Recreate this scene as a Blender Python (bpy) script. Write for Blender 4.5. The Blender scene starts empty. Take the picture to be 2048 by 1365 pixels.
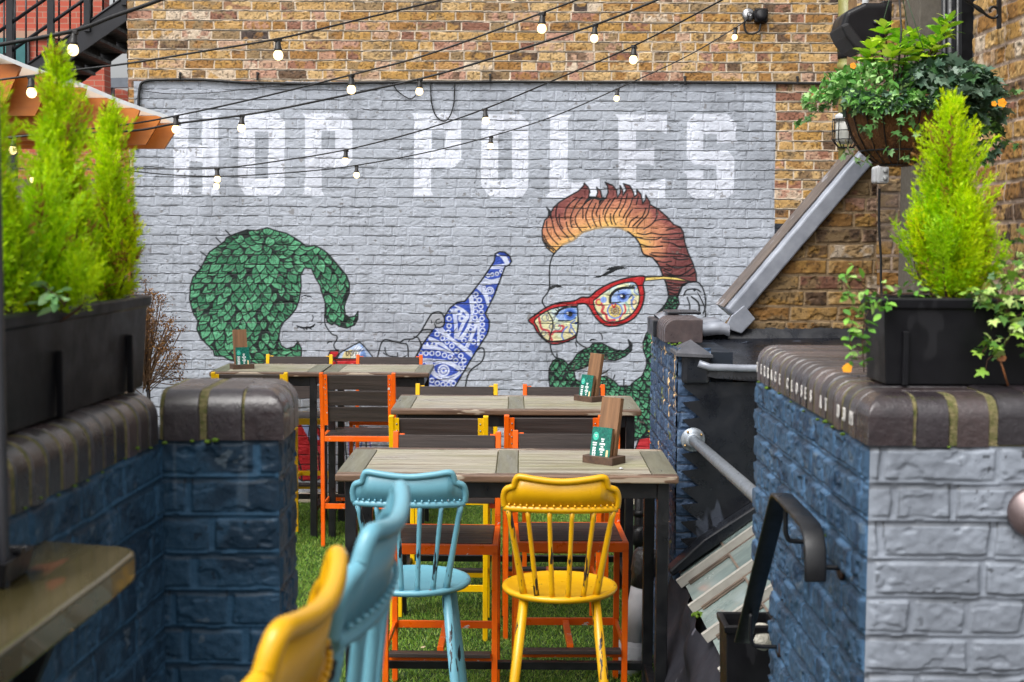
import bpy, bmesh, math, random
import numpy as np
from mathutils import Vector, Matrix
R = math.radians
random.seed(7); rng = np.random.default_rng(7)
scene = bpy.context.scene
col = bpy.context.scene.collection

# ------------------------------------------------------------------ camera
FPX = 2800.0; HC = 2.10; PITCH = math.atan((682.5-468)/FPX); ROLL = R(0.3)
F0 = np.array([0, math.cos(PITCH), -math.sin(PITCH)])
R0 = np.array([1., 0, 0]); U0 = np.array([0, math.sin(PITCH), math.cos(PITCH)])
RR = math.cos(ROLL)*R0+math.sin(ROLL)*U0; UU = -math.sin(ROLL)*R0+math.cos(ROLL)*U0
cam = bpy.data.objects.new('camera', bpy.data.cameras.new('camera')); col.objects.link(cam)
M = Matrix(((RR[0], UU[0], -F0[0], 0), (RR[1], UU[1], -F0[1], 0), (RR[2], UU[2], -F0[2], HC), (0, 0, 0, 1)))
cam.matrix_world = M
cam.data.sensor_width = 36; cam.data.lens = FPX/2048*36; cam.data.clip_end = 300; cam.data.clip_start = .02
cam.data.dof.use_dof = True; cam.data.dof.focus_distance = 7.6; cam.data.dof.aperture_fstop = 7.5
scene.camera = cam

def at(px, py, Y):
    """the world point at distance Y (metres into the yard) that was measured at this place of the photograph"""
    d = F0*FPX + RR*(px-1024) + UU*(682.5-py)
    d = d/d[1]
    return Vector((d[0]*Y, Y, HC+d[2]*Y))
def proj(P):
    P = P-np.array([0, 0, HC])
    zc = P@F0
    return 1024+FPX*(P@RR)/zc, 682.5-FPX*(P@UU)/zc

# ------------------------------------------------------------------ noise
def vnoise(u, v, s, seed):
    r = np.random.default_rng(seed); n = 256
    L = r.random((n, n)).astype(np.float32)
    x = u/s+1000.3; y = v/s+1000.7
    xi = np.floor(x).astype(np.int64); yi = np.floor(y).astype(np.int64)
    fx = (x-xi).astype(np.float32); fy = (y-yi).astype(np.float32)
    fx = fx*fx*(3-2*fx); fy = fy*fy*(3-2*fy)
    x0 = xi % n; x1 = (xi+1) % n; y0 = yi % n; y1 = (yi+1) % n
    a = L[x0, y0]; b = L[x1, y0]; c = L[x0, y1]; d = L[x1, y1]
    return (a*(1-fx)+b*fx)*(1-fy)+(c*(1-fx)+d*fx)*fy
def fbm(u, v, s, seed, o=3):
    t = 0; a = 1; w = 0
    for i in range(o):
        t = t+a*vnoise(u, v, s/(2**i), seed+i*17); w += a; a *= .5
    return t/w
def sstep(a, b, x):
    t = np.clip((x-a)/(b-a), 0, 1); return t*t*(3-2*t)

# ------------------------------------------------------------------ object helpers
def tag(o, label=None, cat=None, group=None, kind=None):
    if label: o['label'] = label
    if cat: o['category'] = cat
    if group: o['group'] = group
    if kind: o['kind'] = kind
    return o
def empty(name, loc=(0, 0, 0), rz=0, **k):
    o = bpy.data.objects.new(name, None); col.objects.link(o); o.location = loc; o.rotation_euler[2] = rz
    o.empty_display_size = .1
    tag(o, **k); return o
def link(name, me, mats, parent=None, world=True):
    o = bpy.data.objects.new(name, me); col.objects.link(o)
    for m in (mats if isinstance(mats, (list, tuple)) else [mats]): me.materials.append(m)
    if parent is not None:
        o.parent = parent
        if world: o.matrix_parent_inverse = Matrix.Translation(-parent.location)
    return o
def meshnp(name, co, polys, k, colr=None, smooth=True):
    """polys: (n,k) index array"""
    me = bpy.data.meshes.new(name)
    co = np.ascontiguousarray(co, dtype=np.float32).reshape(-1, 3); polys = np.ascontiguousarray(polys, dtype=np.int32)
    me.vertices.add(len(co)); me.vertices.foreach_set('co', co.ravel())
    n = len(polys); me.loops.add(n*k); me.loops.foreach_set('vertex_index', polys.ravel())
    me.polygons.add(n); me.polygons.foreach_set('loop_start', np.arange(n, dtype=np.int32)*k)
    me.polygons.foreach_set('use_smooth', np.full(n, smooth))
    if colr is not None:
        a = me.color_attributes.new('Col', 'FLOAT_COLOR', 'POINT')
        c = np.ones((len(co), 4), np.float32); c[:, :3] = colr; a.data.foreach_set('color', c.ravel())
    me.update(calc_edges=True)
    return me

class MB:
    """collects shapes into one mesh"""
    def __init__(s): s.v = []; s.f = []; s.sm = []; s.mi = []
    def add(s, vs, fs, sm=False, mi=0):
        b = len(s.v); s.v += [tuple(x) for x in vs]
        for f in fs: s.f.append([b+i for i in f]); s.sm.append(sm); s.mi.append(mi)
        return s
    def box(s, c, d, rz=0, mi=0, mat=None):
        x, y, z = d[0]/2, d[1]/2, d[2]/2
        vs = [Vector((i, j, k)) for i in (-x, x) for j in (-y, y) for k in (-z, z)]
        m = mat if mat is not None else Matrix.Rotation(rz, 3, 'Z')
        vs = [m@v+Vector(c) for v in vs]
        return s.add(vs, [(0, 1, 3, 2), (4, 6, 7, 5), (0, 4, 5, 1), (2, 3, 7, 6), (0, 2, 6, 4), (1, 5, 7, 3)], mi=mi)
    def bar(s, a, b, w, h, up=(0, 0, 1), mi=0):
        a = Vector(a); b = Vector(b); d = (b-a).normalized(); u = Vector(up)
        x = d.cross(u)
        if x.length < 1e-4: x = d.cross(Vector((0, 1, 0)))
        x.normalize(); z = x.cross(d)
        q = [(-w/2, -h/2), (w/2, -h/2), (w/2, h/2), (-w/2, h/2)]
        vs = [p+x*i+z*j for p in (a, b) for i, j in q]
        return s.add(vs, [(3, 2, 1, 0), (4, 5, 6, 7), (0, 1, 5, 4), (1, 2, 6, 5), (2, 3, 7, 6), (3, 0, 4, 7)], mi=mi)
    def tube(s, pts, r, n=10, cap=True, mi=0, sx=1, sy=1):
        pts = [Vector(p) for p in pts]; rs = r if isinstance(r, (list, tuple)) else [r]*len(pts)
        t0 = (pts[1]-pts[0]).normalized(); u = Vector((0, 0, 1)) if abs(t0.z) < .9 else Vector((1, 0, 0))
        x = t0.cross(u).normalized(); vs = []
        for i, p in enumerate(pts):
            t = (pts[min(i+1, len(pts)-1)]-pts[max(i-1, 0)]).normalized()
            x = (x-t*x.dot(t)).normalized(); y = t.cross(x)
            for k in range(n):
                a = 2*math.pi*k/n; vs.append(p+x*math.cos(a)*rs[i]*sx+y*math.sin(a)*rs[i]*sy)
        fs = [(i*n+k, i*n+(k+1) % n, (i+1)*n+(k+1) % n, (i+1)*n+k) for i in range(len(pts)-1) for k in range(n)]
        s.add(vs, fs, True, mi)
        if cap:
            b = len(s.v)-len(vs); s.f.append([b+k for k in range(n)][::-1]); s.sm.append(False); s.mi.append(mi)
            b2 = len(s.v)-n; s.f.append([b2+k for k in range(n)]); s.sm.append(False); s.mi.append(mi)
        return s
    def lathe(s, prof, c=(0, 0, 0), n=24, mi=0, mat=None):
        c = Vector(c); vs = []
        for r, z in prof:
            for k in range(n):
                a = 2*math.pi*k/n; v = Vector((r*math.cos(a), r*math.sin(a), z))
                vs.append((mat@v if mat is not None else v)+c)
        fs = [(i*n+k, i*n+(k+1) % n, (i+1)*n+(k+1) % n, (i+1)*n+k) for i in range(len(prof)-1) for k in range(n)]
        s.add(vs, fs, True, mi)
        b = len(s.v)-len(vs)
        s.f.append([b+k for k in range(n)][::-1]); s.sm.append(False); s.mi.append(mi)
        b2 = len(s.v)-n; s.f.append([b2+k for k in range(n)]); s.sm.append(False); s.mi.append(mi)
        return s
    def prism(s, poly, o, ux, uy, depth, mi=0, sm=False):
        """poly in 2D extruded along ux x uy by depth"""
        o = Vector(o); ux = Vector(ux); uy = Vector(uy); n = ux.cross(uy).normalized(); k = len(poly)
        vs = [o+ux*a+uy*b for a, b in poly]+[o+ux*a+uy*b+n*depth for a, b in poly]
        area = sum(poly[i][0]*poly[(i+1) % k][1]-poly[(i+1) % k][0]*poly[i][1] for i in range(k))
        ccw = (area > 0) == (depth > 0)
        fs = [list(range(k))[::-1], list(range(k, 2*k))]+[[i, (i+1) % k, k+(i+1) % k, k+i] for i in range(k)]
        if not ccw: fs = [f[::-1] for f in fs]
        return s.add(vs, fs, sm, mi)
    def build(s, name, mats, parent=None, bevel=0, seg=2, smooth=None, xf=None, world=False):
        me = bpy.data.meshes.new(name)
        vs = s.v if xf is None else [tuple(xf@Vector(v)) for v in s.v]
        me.from_pydata(vs, [], s.f); me.polygons.foreach_set('use_smooth', s.sm if smooth is None else [smooth]*len(s.f))
        me.polygons.foreach_set('material_index', s.mi); me.update()
        o = bpy.data.objects.new(name, me); col.objects.link(o)
        for m in (mats if isinstance(mats, (list, tuple)) else [mats]): me.materials.append(m)
        if parent is not None:
            o.parent = parent
            if world: o.matrix_parent_inverse = Matrix.Translation(-parent.location)
        if bevel:
            b = o.modifiers.new('bevel', 'BEVEL'); b.width = bevel; b.segments = seg; b.limit_method = 'ANGLE'; b.angle_limit = R(40)
        return o
def children(o, _c={}):
    return [c for c in bpy.data.objects if c.parent == o]
def copy_tree(o, parent=None):
    c = o.copy(); col.objects.link(c); c.parent = parent
    for ch in children(o): copy_tree(ch, c)
    return c

# ------------------------------------------------------------------ materials
def s2l(c):
    return tuple(((x/255)/12.92 if x/255 <= .04045 else ((x/255+.055)/1.055)**2.4) for x in c)
def newmat(name):
    m = bpy.data.materials.new(name); m.use_nodes = True; nt = m.node_tree; nt.nodes.clear()
    out = nt.nodes.new('ShaderNodeOutputMaterial'); b = nt.nodes.new('ShaderNodeBsdfPrincipled')
    nt.links.new(b.outputs[0], out.inputs[0]); return m, nt, b
def N(nt, t, **k):
    n = nt.nodes.new(t)
    for a, v in k.items():
        if a in n.inputs.keys(): n.inputs[a].default_value = v
        else: setattr(n, a, v)
    return n
def noise(nt, scale, detail=4, rough=.6, stretch=(1, 1, 1), coord='Object', loc=(0, 0, 0)):
    tc = N(nt, 'ShaderNodeTexCoord'); mp = N(nt, 'ShaderNodeMapping'); mp.inputs['Scale'].default_value = stretch; mp.inputs['Location'].default_value = loc
    nt.links.new(tc.outputs[coord], mp.inputs[0])
    n = N(nt, 'ShaderNodeTexNoise'); n.inputs['Scale'].default_value = scale; n.inputs['Detail'].default_value = detail; n.inputs['Roughness'].default_value = rough
    nt.links.new(mp.outputs[0], n.inputs['Vector']); return n.outputs[0]
def ramp(nt, src, stops):
    r = N(nt, 'ShaderNodeValToRGB'); e = r.color_ramp.elements
    while len(e) < len(stops): e.new(.5)
    for i, (p, c) in enumerate(stops):
        e[i].position = p; e[i].color = (*c, 1) if not isinstance(c, (int, float)) else (c, c, c, 1)
    nt.links.new(src, r.inputs[0]); return r.outputs[0]
def mix(nt, f, a, b, mode='MIX'):
    m = N(nt, 'ShaderNodeMix'); m.data_type = 'RGBA'; m.blend_type = mode
    for s_, v in ((0, f), (6, a), (7, b)):
        if isinstance(v, (int, float)): m.inputs[s_].default_value = v if s_ == 0 else (v, v, v, 1)
        elif isinstance(v, tuple): m.inputs[s_].default_value = (*v[:3], 1)
        else: nt.links.new(v, m.inputs[s_])
    return m.outputs[2]
def bump(nt, b, h, strength, dist=.01):
    n = N(nt, 'ShaderNodeBump'); n.inputs['Strength'].default_value = strength; n.inputs['Distance'].default_value = dist
    nt.links.new(h, n.inputs['Height']); nt.links.new(n.outputs[0], b.inputs['Normal']); return n
def pm(name, c1, c2=None, scale=20, rough=.5, rvar=.15, bs=.2, bd=.002, bscale=None, metallic=0, stretch=(1, 1, 1), spec=.5, coat=0,
       chip=None, chip_at=.68, chip_scale=30, chip_stretch=(1, 1, 1), lin=False):
    m, nt, b = newmat(name)
    c1 = c1 if lin else s2l(c1); c2 = c1 if c2 is None else (c2 if lin else s2l(c2))
    n = noise(nt, scale, stretch=stretch); c = ramp(nt, n, [(.32, c1), (.68, c2)])
    if chip is not None:
        n3 = noise(nt, chip_scale, 3, .65, chip_stretch, loc=(3.1, 1.7, .3)); f = ramp(nt, n3, [(chip_at, 0), (chip_at+.015, 1)])
        c = mix(nt, f, c, chip if lin else s2l(chip))
    nt.links.new(c, b.inputs['Base Color'])
    r = ramp(nt, noise(nt, scale*1.7+3, stretch=stretch, loc=(5, 2, 1)), [(.3, max(.03, rough-rvar)), (.7, min(1, rough+rvar))])
    nt.links.new(r, b.inputs['Roughness']); b.inputs['Metallic'].default_value = metallic
    b.inputs['Specular IOR Level'].default_value = spec; b.inputs['Coat Weight'].default_value = coat
    if bs: bump(nt, b, noise(nt, bscale or scale*2.5, 5, stretch=stretch), bs, bd)
    return m
def colmat(name, rough=.75, rvar=.15, spec=.4, bs=.5, bd=.003, bscale=60, var=.12, coat=0, trans=0):
    """material whose colour is stored per vertex (each brick, leaf or patch of paint its own colour)"""
    m, nt, b = newmat(name)
    a = N(nt, 'ShaderNodeAttribute'); a.attribute_name = 'Col'
    n = noise(nt, bscale*1.5, 5); v = ramp(nt, n, [(.3, 1-var), (.7, 1+var)])
    c = mix(nt, 1.0, a.outputs[0], v, 'MULTIPLY'); nt.links.new(c, b.inputs['Base Color'])
    r = ramp(nt, noise(nt, 9, 5, loc=(2, 2, 2)), [(.35, max(.05, rough-rvar)), (.65, min(1, rough+rvar))]); nt.links.new(r, b.inputs['Roughness'])
    b.inputs['Specular IOR Level'].default_value = spec; b.inputs['Coat Weight'].default_value = coat; b.inputs['Coat Roughness'].default_value = .25
    if bs: bump(nt, b, noise(nt, bscale, 6, .65), bs, bd)
    if trans:
        t = N(nt, 'ShaderNodeBsdfTranslucent'); nt.links.new(c, t.inputs[0]); ms = N(nt, 'ShaderNodeMixShader'); ms.inputs[0].default_value = trans
        nt.links.new(b.outputs[0], ms.inputs[1]); nt.links.new(t.outputs[0], ms.inputs[2])
        out = [x for x in nt.nodes if x.type == 'OUTPUT_MATERIAL'][0]; nt.links.new(ms.outputs[0], out.inputs[0])
    return m
def emis(name, c, s):
    m, nt, b = newmat(name); b.inputs['Base Color'].default_value = (*c, 1); b.inputs['Emission Color'].default_value = (*c, 1); b.inputs['Emission Strength'].default_value = s
    b.inputs['Roughness'].default_value = .2
    return m

# ------------------------------------------------------------------ bricks
def rnd_table(seed): return np.random.default_rng(seed).random((4096, 4)).astype(np.float32)
def brickfield(U, V, seed=1, ch=.0743, jw=.0055, stretcher=.222, header=.112, warp=1.0, headers=.42):
    V2 = V+warp*(.0026*(vnoise(U, V, .16, seed+5)-.5)+.0022*(vnoise(U, V, .035, seed+6)-.5))*2
    U2 = U+warp*.004*(vnoise(U, V, .05, seed+8)-.5)*2
    row = np.floor(V2/ch).astype(np.int64); fv = V2-row*ch
    r0 = int(row.min()); r1 = int(row.max()); umin = float(U2.min())-.5; span = float(U2.max())-umin+1
    rg = np.random.default_rng(seed+99)
    idx = np.zeros(U.shape, np.int64); du = np.zeros(U.shape, np.float32)
    for r in range(r0, r1+1):
        m = row == r
        if not m.any(): continue
        ls = np.where(rg.random(int(span/header)+4) < headers, header, stretcher)*(1+.06*(rg.random(int(span/header)+4)-.5))
        e = np.concatenate([[0], np.cumsum(ls)])-rg.random()*.2
        x = U2[m]-umin; i = np.clip(np.searchsorted(e, x)-1, 0, len(e)-2)
        idx[m] = i; du[m] = np.minimum(x-e[i], e[i+1]-x)
    T = rnd_table(seed+3); rn = T[(row*131+idx*7) % 4096]
    dlow = fv; dtop = ch-fv
    d = np.minimum(du-jw*.8, np.minimum(dlow, dtop)-jw)
    return dict(row=row, idx=idx, du=du, fv=fv, d=d, rn=rn, mask=sstep(-.0005, .003, d), ch=ch, jw=jw)
def relief(U, V, B, seed, proud=.006, rough=1.0, lip=.003):
    h = B['mask']*(proud+.003*(B['rn'][..., 0]-.5))
    n1 = fbm(U, V, .04, seed+21, 4)-.5; n2 = vnoise(U, V, .013, seed+22)-.5
    chips = sstep(.60, .66, fbm(U*1.0, V*1.6, .05, seed+23, 3))
    n3 = vnoise(U, V, .006, seed+24)-.5
    h = h+B['mask']*(rough*(.0045*n1+.0024*n2+.0012*n3-.0045*chips))
    # struck joint: the bed joint leans out to a lip over the brick below
    j = sstep(0, B['jw']*2, B['fv']+B['jw'])*0
    low = np.clip(1-B['fv']/(B['jw']*1.6), 0, 1)          # just above the bottom of the course: the lip
    h = h+lip*low*(B['fv'] < B['jw']*1.6)+.001*n2
    return h
STOCK = np.array([s2l(c) for c in [(190, 152, 96), (180, 138, 74), (160, 116, 62), (204, 170, 118), (186, 142, 120), (160, 112, 90), (140, 96, 76), (104, 80, 60), (212, 192, 168), (150, 124, 88), (194, 158, 132), (76, 62, 56)]], np.float32)
def stockcol(U, V, B, seed, mort=(204, 188, 168), dark=.94, weights=None):
    k = len(STOCK); w = np.array(weights if weights is not None else [3.4, 3.6, 3.2, 2.4, 1.1, 1.1, .9, .9, .6, 2.4, 1.1, .3], float); w /= w.sum(); cw = np.cumsum(w)
    i1 = np.clip(np.searchsorted(cw, B['rn'][..., 1]), 0, k-1); i2 = np.clip(np.searchsorted(cw, B['rn'][..., 2]), 0, k-1)
    n = sstep(.45, .6, fbm(U, V, .06, seed+31, 3))[..., None]
    c = STOCK[i1]*(1-n*.8)+STOCK[i2]*n*.8
    spots = sstep(.70, .76, vnoise(U, V, .012, seed+34))[..., None]; c = c*(1-.55*spots)
    c = c*(.75+.5*fbm(U, V, .02, seed+33, 2))[..., None]*dark
    m = np.array(s2l(mort), np.float32)*(.75+.5*fbm(U, V, .08, seed+35))[..., None]
    k_ = B['mask'][..., None]; return c*k_+m*(1-k_)
def shade_and_cracks(U, V, B, seed, amt=.75):
    """painted shadow line under the struck lip (top edge of each brick) and open cracks"""
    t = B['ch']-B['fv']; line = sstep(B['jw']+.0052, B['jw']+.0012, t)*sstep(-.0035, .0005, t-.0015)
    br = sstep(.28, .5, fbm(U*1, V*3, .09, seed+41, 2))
    a = line*br  # dark line stands for the shadow under the lip, broken by noise
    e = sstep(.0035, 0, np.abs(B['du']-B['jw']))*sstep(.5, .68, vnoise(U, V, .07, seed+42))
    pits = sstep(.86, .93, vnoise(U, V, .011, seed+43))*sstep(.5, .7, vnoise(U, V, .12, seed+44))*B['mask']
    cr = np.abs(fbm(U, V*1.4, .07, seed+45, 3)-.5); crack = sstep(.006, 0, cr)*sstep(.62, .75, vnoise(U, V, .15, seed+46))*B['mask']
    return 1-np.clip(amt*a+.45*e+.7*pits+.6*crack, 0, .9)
def sheet(origin, ud, vd, w, h, du, dv, fn, seed, v_off=0., u_off=0., fade=(0, 0)):
    """a brick face; fn(U,V,B,P)->(colour, height); returns arrays"""
    nu = int(w/du)+1; nv = int(h/dv)+1
    u = np.linspace(0, w, nu, dtype=np.float32); v = np.linspace(0, h, nv, dtype=np.float32)
    V, U = np.meshgrid(v, u, indexing='ij')
    ud = np.array(ud, np.float64); vd = np.array(vd, np.float64); nrm = np.cross(ud, vd)
    P = np.array(origin)+U[..., None]*ud+V[..., None]*vd
    c, hh = fn(U+u_off, V+v_off, P)
    if fade[0]: hh = hh*sstep(-.002, .016, U)
    if fade[1]: hh = hh*sstep(-.002, .016, w-U)
    P = P+hh[..., None]*nrm
    i = np.arange(nu*nv).reshape(nv, nu)
    q = np.stack([i[:-1, :-1], i[:-1, 1:], i[1:, 1:], i[1:, :-1]], -1).reshape(-1, 4)
    return P.reshape(-1, 3), q, np.clip(c, 0, 1).reshape(-1, 3)
def join_sheets(name, sheets, mat, parent=None):
    co = []; qs = []; cs = []; b = 0
    for p, q, c in sheets: co.append(p); qs.append(q+b); cs.append(c); b += len(p)
    me = meshnp(name, np.concatenate(co), np.concatenate(qs), 4, np.concatenate(cs))
    return link(name, me, mat, parent, world=True)
def paintfn(base, seed, var=.1, proud=.006, lip=.003, amt=.75, rough=1.0, wet=None, headers=.42, jointlight=1.08, jw=.0055):
    base = np.array(s2l(base), np.float32)
    def f(U, V, P):
        B = brickfield(U, V, seed, headers=headers, jw=jw)
        c = base*(1+var*(fbm(U, V, .5, seed+51)-.5)*2+.10*(B['rn'][..., 3]-.5))[..., None]
        c = c*(1+(jointlight-1)*(1-B['mask']))[..., None]  # joints painted lighter, in place of light caught by the mortar
        if wet is not None:
            k = (sstep(.5, .66, fbm(U, V, .08, seed+61, 4))*B['mask'])[..., None]*.75; c = c*(1-k)+np.array(s2l(wet), np.float32)*k
        if wet is not None:
            fl = (sstep(.765, .785, fbm(U, V, .045, seed+71, 3))*B['mask'])[..., None]*.4; c = c*(1-fl)+np.array([.16, .20, .23], np.float32)*fl
            dr = (sstep(.80, .9, vnoise(U, V*.08, .014, seed+72))*sstep(.5, .7, vnoise(U, V, .22, seed+73)))[..., None]*.15; c = c*(1-dr)+np.array([.20, .24, .28], np.float32)*dr
        gr = sstep(.55, .8, fbm(U, V*.5, .3, seed+74, 4))[..., None]; c = c*(1-.22*gr)
        c = c*shade_and_cracks(U, V, B, seed, amt)[..., None]
        return c, relief(U, V, B, seed, proud, rough, lip)
    return f
def stockfn(seed, dark=1.0, mort=(196, 178, 156), weights=None, proud=.006, headers=.42):
    def f(U, V, P):
        B = brickfield(U, V, seed, headers=headers)
        c = stockcol(U, V, B, seed, mort, dark, weights)*shade_and_cracks(U, V, B, seed, .45)[..., None]
        return c, relief(U, V, B, seed, proud, 1.0, .0005)
    return f
EXPOSURE = 0.4
# ------------------------------------------------------------------ the painted wall
YW = 10.85
class Canvas:
    """paints on the vertices of the far wall; coordinates are those measured on a survey of the mural (same for every paint call)"""
    def __init__(s, PX, PY, C): s.PX = PX; s.PY = PY; s.C = C; s.px0 = PX[:, PX.shape[1]//2]; s.py = PY[:, PY.shape[1]//2]; s.xs = PX[PX.shape[0]//2]
    def sub(s, x0, y0, x1, y1, pad=10):
        j0 = np.searchsorted(s.xs, x0-pad); j1 = np.searchsorted(s.xs, x1+pad)
        ys = -s.py; i0 = np.searchsorted(ys, -(y1+pad)); i1 = np.searchsorted(ys, -(y0-pad))
        return slice(max(i0, 0), max(i1, 0)), slice(max(j0, 0), max(j1, 0))
    def inside(s, poly, pad=0, sl=None):
        P = np.array(poly, float)
        sl = sl or s.sub(P[:, 0].min(), P[:, 1].min(), P[:, 0].max(), P[:, 1].max())
        X = s.PX[sl]; Y = s.PY[sl]; r = np.zeros(X.shape, bool); n = len(P)
        for i in range(n):
            x0, y0 = P[i]; x1, y1 = P[(i+1) % n]
            if y0 == y1: continue
            c = ((Y >= y0) != (Y >= y1)) & (X < (x1-x0)*(Y-y0)/(y1-y0)+x0); r ^= c
        return sl, r
    def dist(s, pts, sl):
        X = s.PX[sl]; Y = s.PY[sl]; D = np.full(X.shape, 1e9, np.float32)
        for (x0, y0), (x1, y1) in zip(pts[:-1], pts[1:]):
            dx = x1-x0; dy = y1-y0; L = dx*dx+dy*dy+1e-9
            t = np.clip(((X-x0)*dx+(Y-y0)*dy)/L, 0, 1); D = np.minimum(D, np.hypot(X-x0-t*dx, Y-y0-t*dy))
        return D
    def fill(s, poly, c, mask=None):
        sl, m = s.inside(poly)
        if mask is not None: m = m & mask[sl]
        s.C[sl][m] = np.array(s2l(c), np.float32)
    def stroke(s, pts, w, c, mask=None, closed=False, alpha=1.0, smooth=True):
        if smooth and len(pts) > 2: pts = curve(pts, closed)
        elif closed: pts = list(pts)+[pts[0]]
        P = np.array(pts, float); sl = s.sub(P[:, 0].min(), P[:, 1].min(), P[:, 0].max(), P[:, 1].max(), w+4)
        a = (1-sstep(w*.5-.5, w*.5+1.2, s.dist(pts, sl)))*alpha
        if mask is not None: a = a*mask[sl]
        s.C[sl] = s.C[sl]*(1-a[..., None])+np.array(s2l(c), np.float32)*a[..., None]
def curve(p, closed=False, k=5):
    n = len(p); out = []
    rng_ = range(n) if closed else range(n-1)
    for i in rng_:
        p0 = p[(i-1) % n] if closed or i > 0 else p[0]; p1 = p[i % n]; p2 = p[(i+1) % n]; p3 = p[(i+2) % n] if closed or i+2 < n else p[-1]
        for j in range(k):
            t = j/k
            out.append(tuple(.5*((2*b)+(c-a)*t+(2*a-5*b+4*c-d)*t*t+(3*b-a-3*c+d)*t**3) for a, b, c, d in zip(p0, p1, p2, p3)))
    out.append(tuple(p[0]) if closed else tuple(p[-1]))
    return out
def sc(pts, ox, oy, k): return [(ox+x/k, oy+y/k) for x, y in pts]
def S3(*p): return sc(p, 350, 430, 3.9)
def S4(*p): return sc(p, 640, 480, 4.267)
def S5(*p): return sc(p, 1040, 350, 5.055)
def S6(*p): return sc(p, 1040, 500, 4.55)
def L1(*p): return sc(p, 300, 180, 3.413)
def L2(*p): return sc(p, 900, 180, 2.926)
INK = (24, 28, 32)
def leaves(cv, region, spacing, size, angle, seed, g1=(96, 170, 128), g2=(58, 122, 88), size2=None):
    """overlapping leaf scales inside a region, drawn row after row"""
    rg = random.Random(seed); P = np.array(region); x0, y0 = P.min(0); x1, y1 = P.max(0)
    full = np.zeros(cv.PX.shape, bool); sl, m = cv.inside(region); full[sl] = m
    cv.C[sl][m] = np.array(s2l((24, 36, 34)), np.float32)
    pts = []
    y = y0-size; k = 0
    while y < y1+size:
        x = x0-size+(k % 2)*spacing*.5
        while x < x1+size:
            pts.append((x+rg.uniform(-.25, .25)*spacing, y+rg.uniform(-.2, .2)*spacing)); x += spacing
        y += spacing*.62; k += 1
    pts = sorted(pts, key=lambda q: (q[0]*math.cos(angle(*q)+math.pi)+q[1]*math.sin(angle(*q)+math.pi))*1.0)
    pts.sort(key=lambda q: -q[1])
    for x, y in pts:
        if not inpoly(x, y, region, 6): continue
        a = angle(x, y)+rg.uniform(-.34, .34); L = size*rg.uniform(.7, 1.12); W = L*rg.uniform(.33, .43)
        ca, sa = math.cos(a), math.sin(a)
        shp = [(-.5, 0), (-.38, .32), (-.12, .47), (.15, .4), (.36, .2), (.55, 0), (.36, -.2), (.15, -.4), (-.12, -.47), (-.38, -.32)]
        poly = [(x+ca*u*L-sa*v*W*2, y+sa*u*L+ca*v*W*2) for u, v in shp]
        g = [p*(1-t)+q*t for p, q, t in zip(g1, g2, [rg.random()**1.3]*3)]
        cv.fill(poly, g, full)
        if rg.random() < .6:
            cv.fill([poly[0], poly[1], poly[2], (x, y), poly[8], poly[9]][:4], [q*.62 for q in g], full)
        cv.stroke([poly[0], (x+ca*L*.3, y+sa*L*.3)], .6, INK, full, smooth=False, alpha=.6)
        for sgn in (-1, 1):
            cv.stroke([poly[0], (x-ca*L*.1-sa*W*.4*sgn, y-sa*L*.1+ca*W*.4*sgn)], .9, INK, full, smooth=False, alpha=.8)
        cv.stroke(poly, 1.7, INK, full, closed=True, smooth=False)
    cv.stroke(region, 2.4, INK, closed=True, smooth=False)
def inpoly(x, y, poly, pad=0):
    c = False; n = len(poly)
    for i in range(n):
        x0, y0 = poly[i]; x1, y1 = poly[(i+1) % n]
        if (y0 > y) != (y1 > y) and x < (x1-x0)*(y-y0)/(y1-y0)+x0: c = not c
    if c or not pad: return c
    return any((x-a)**2+(y-b)**2 < (pad*1.6)**2 for a, b in poly)

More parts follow.
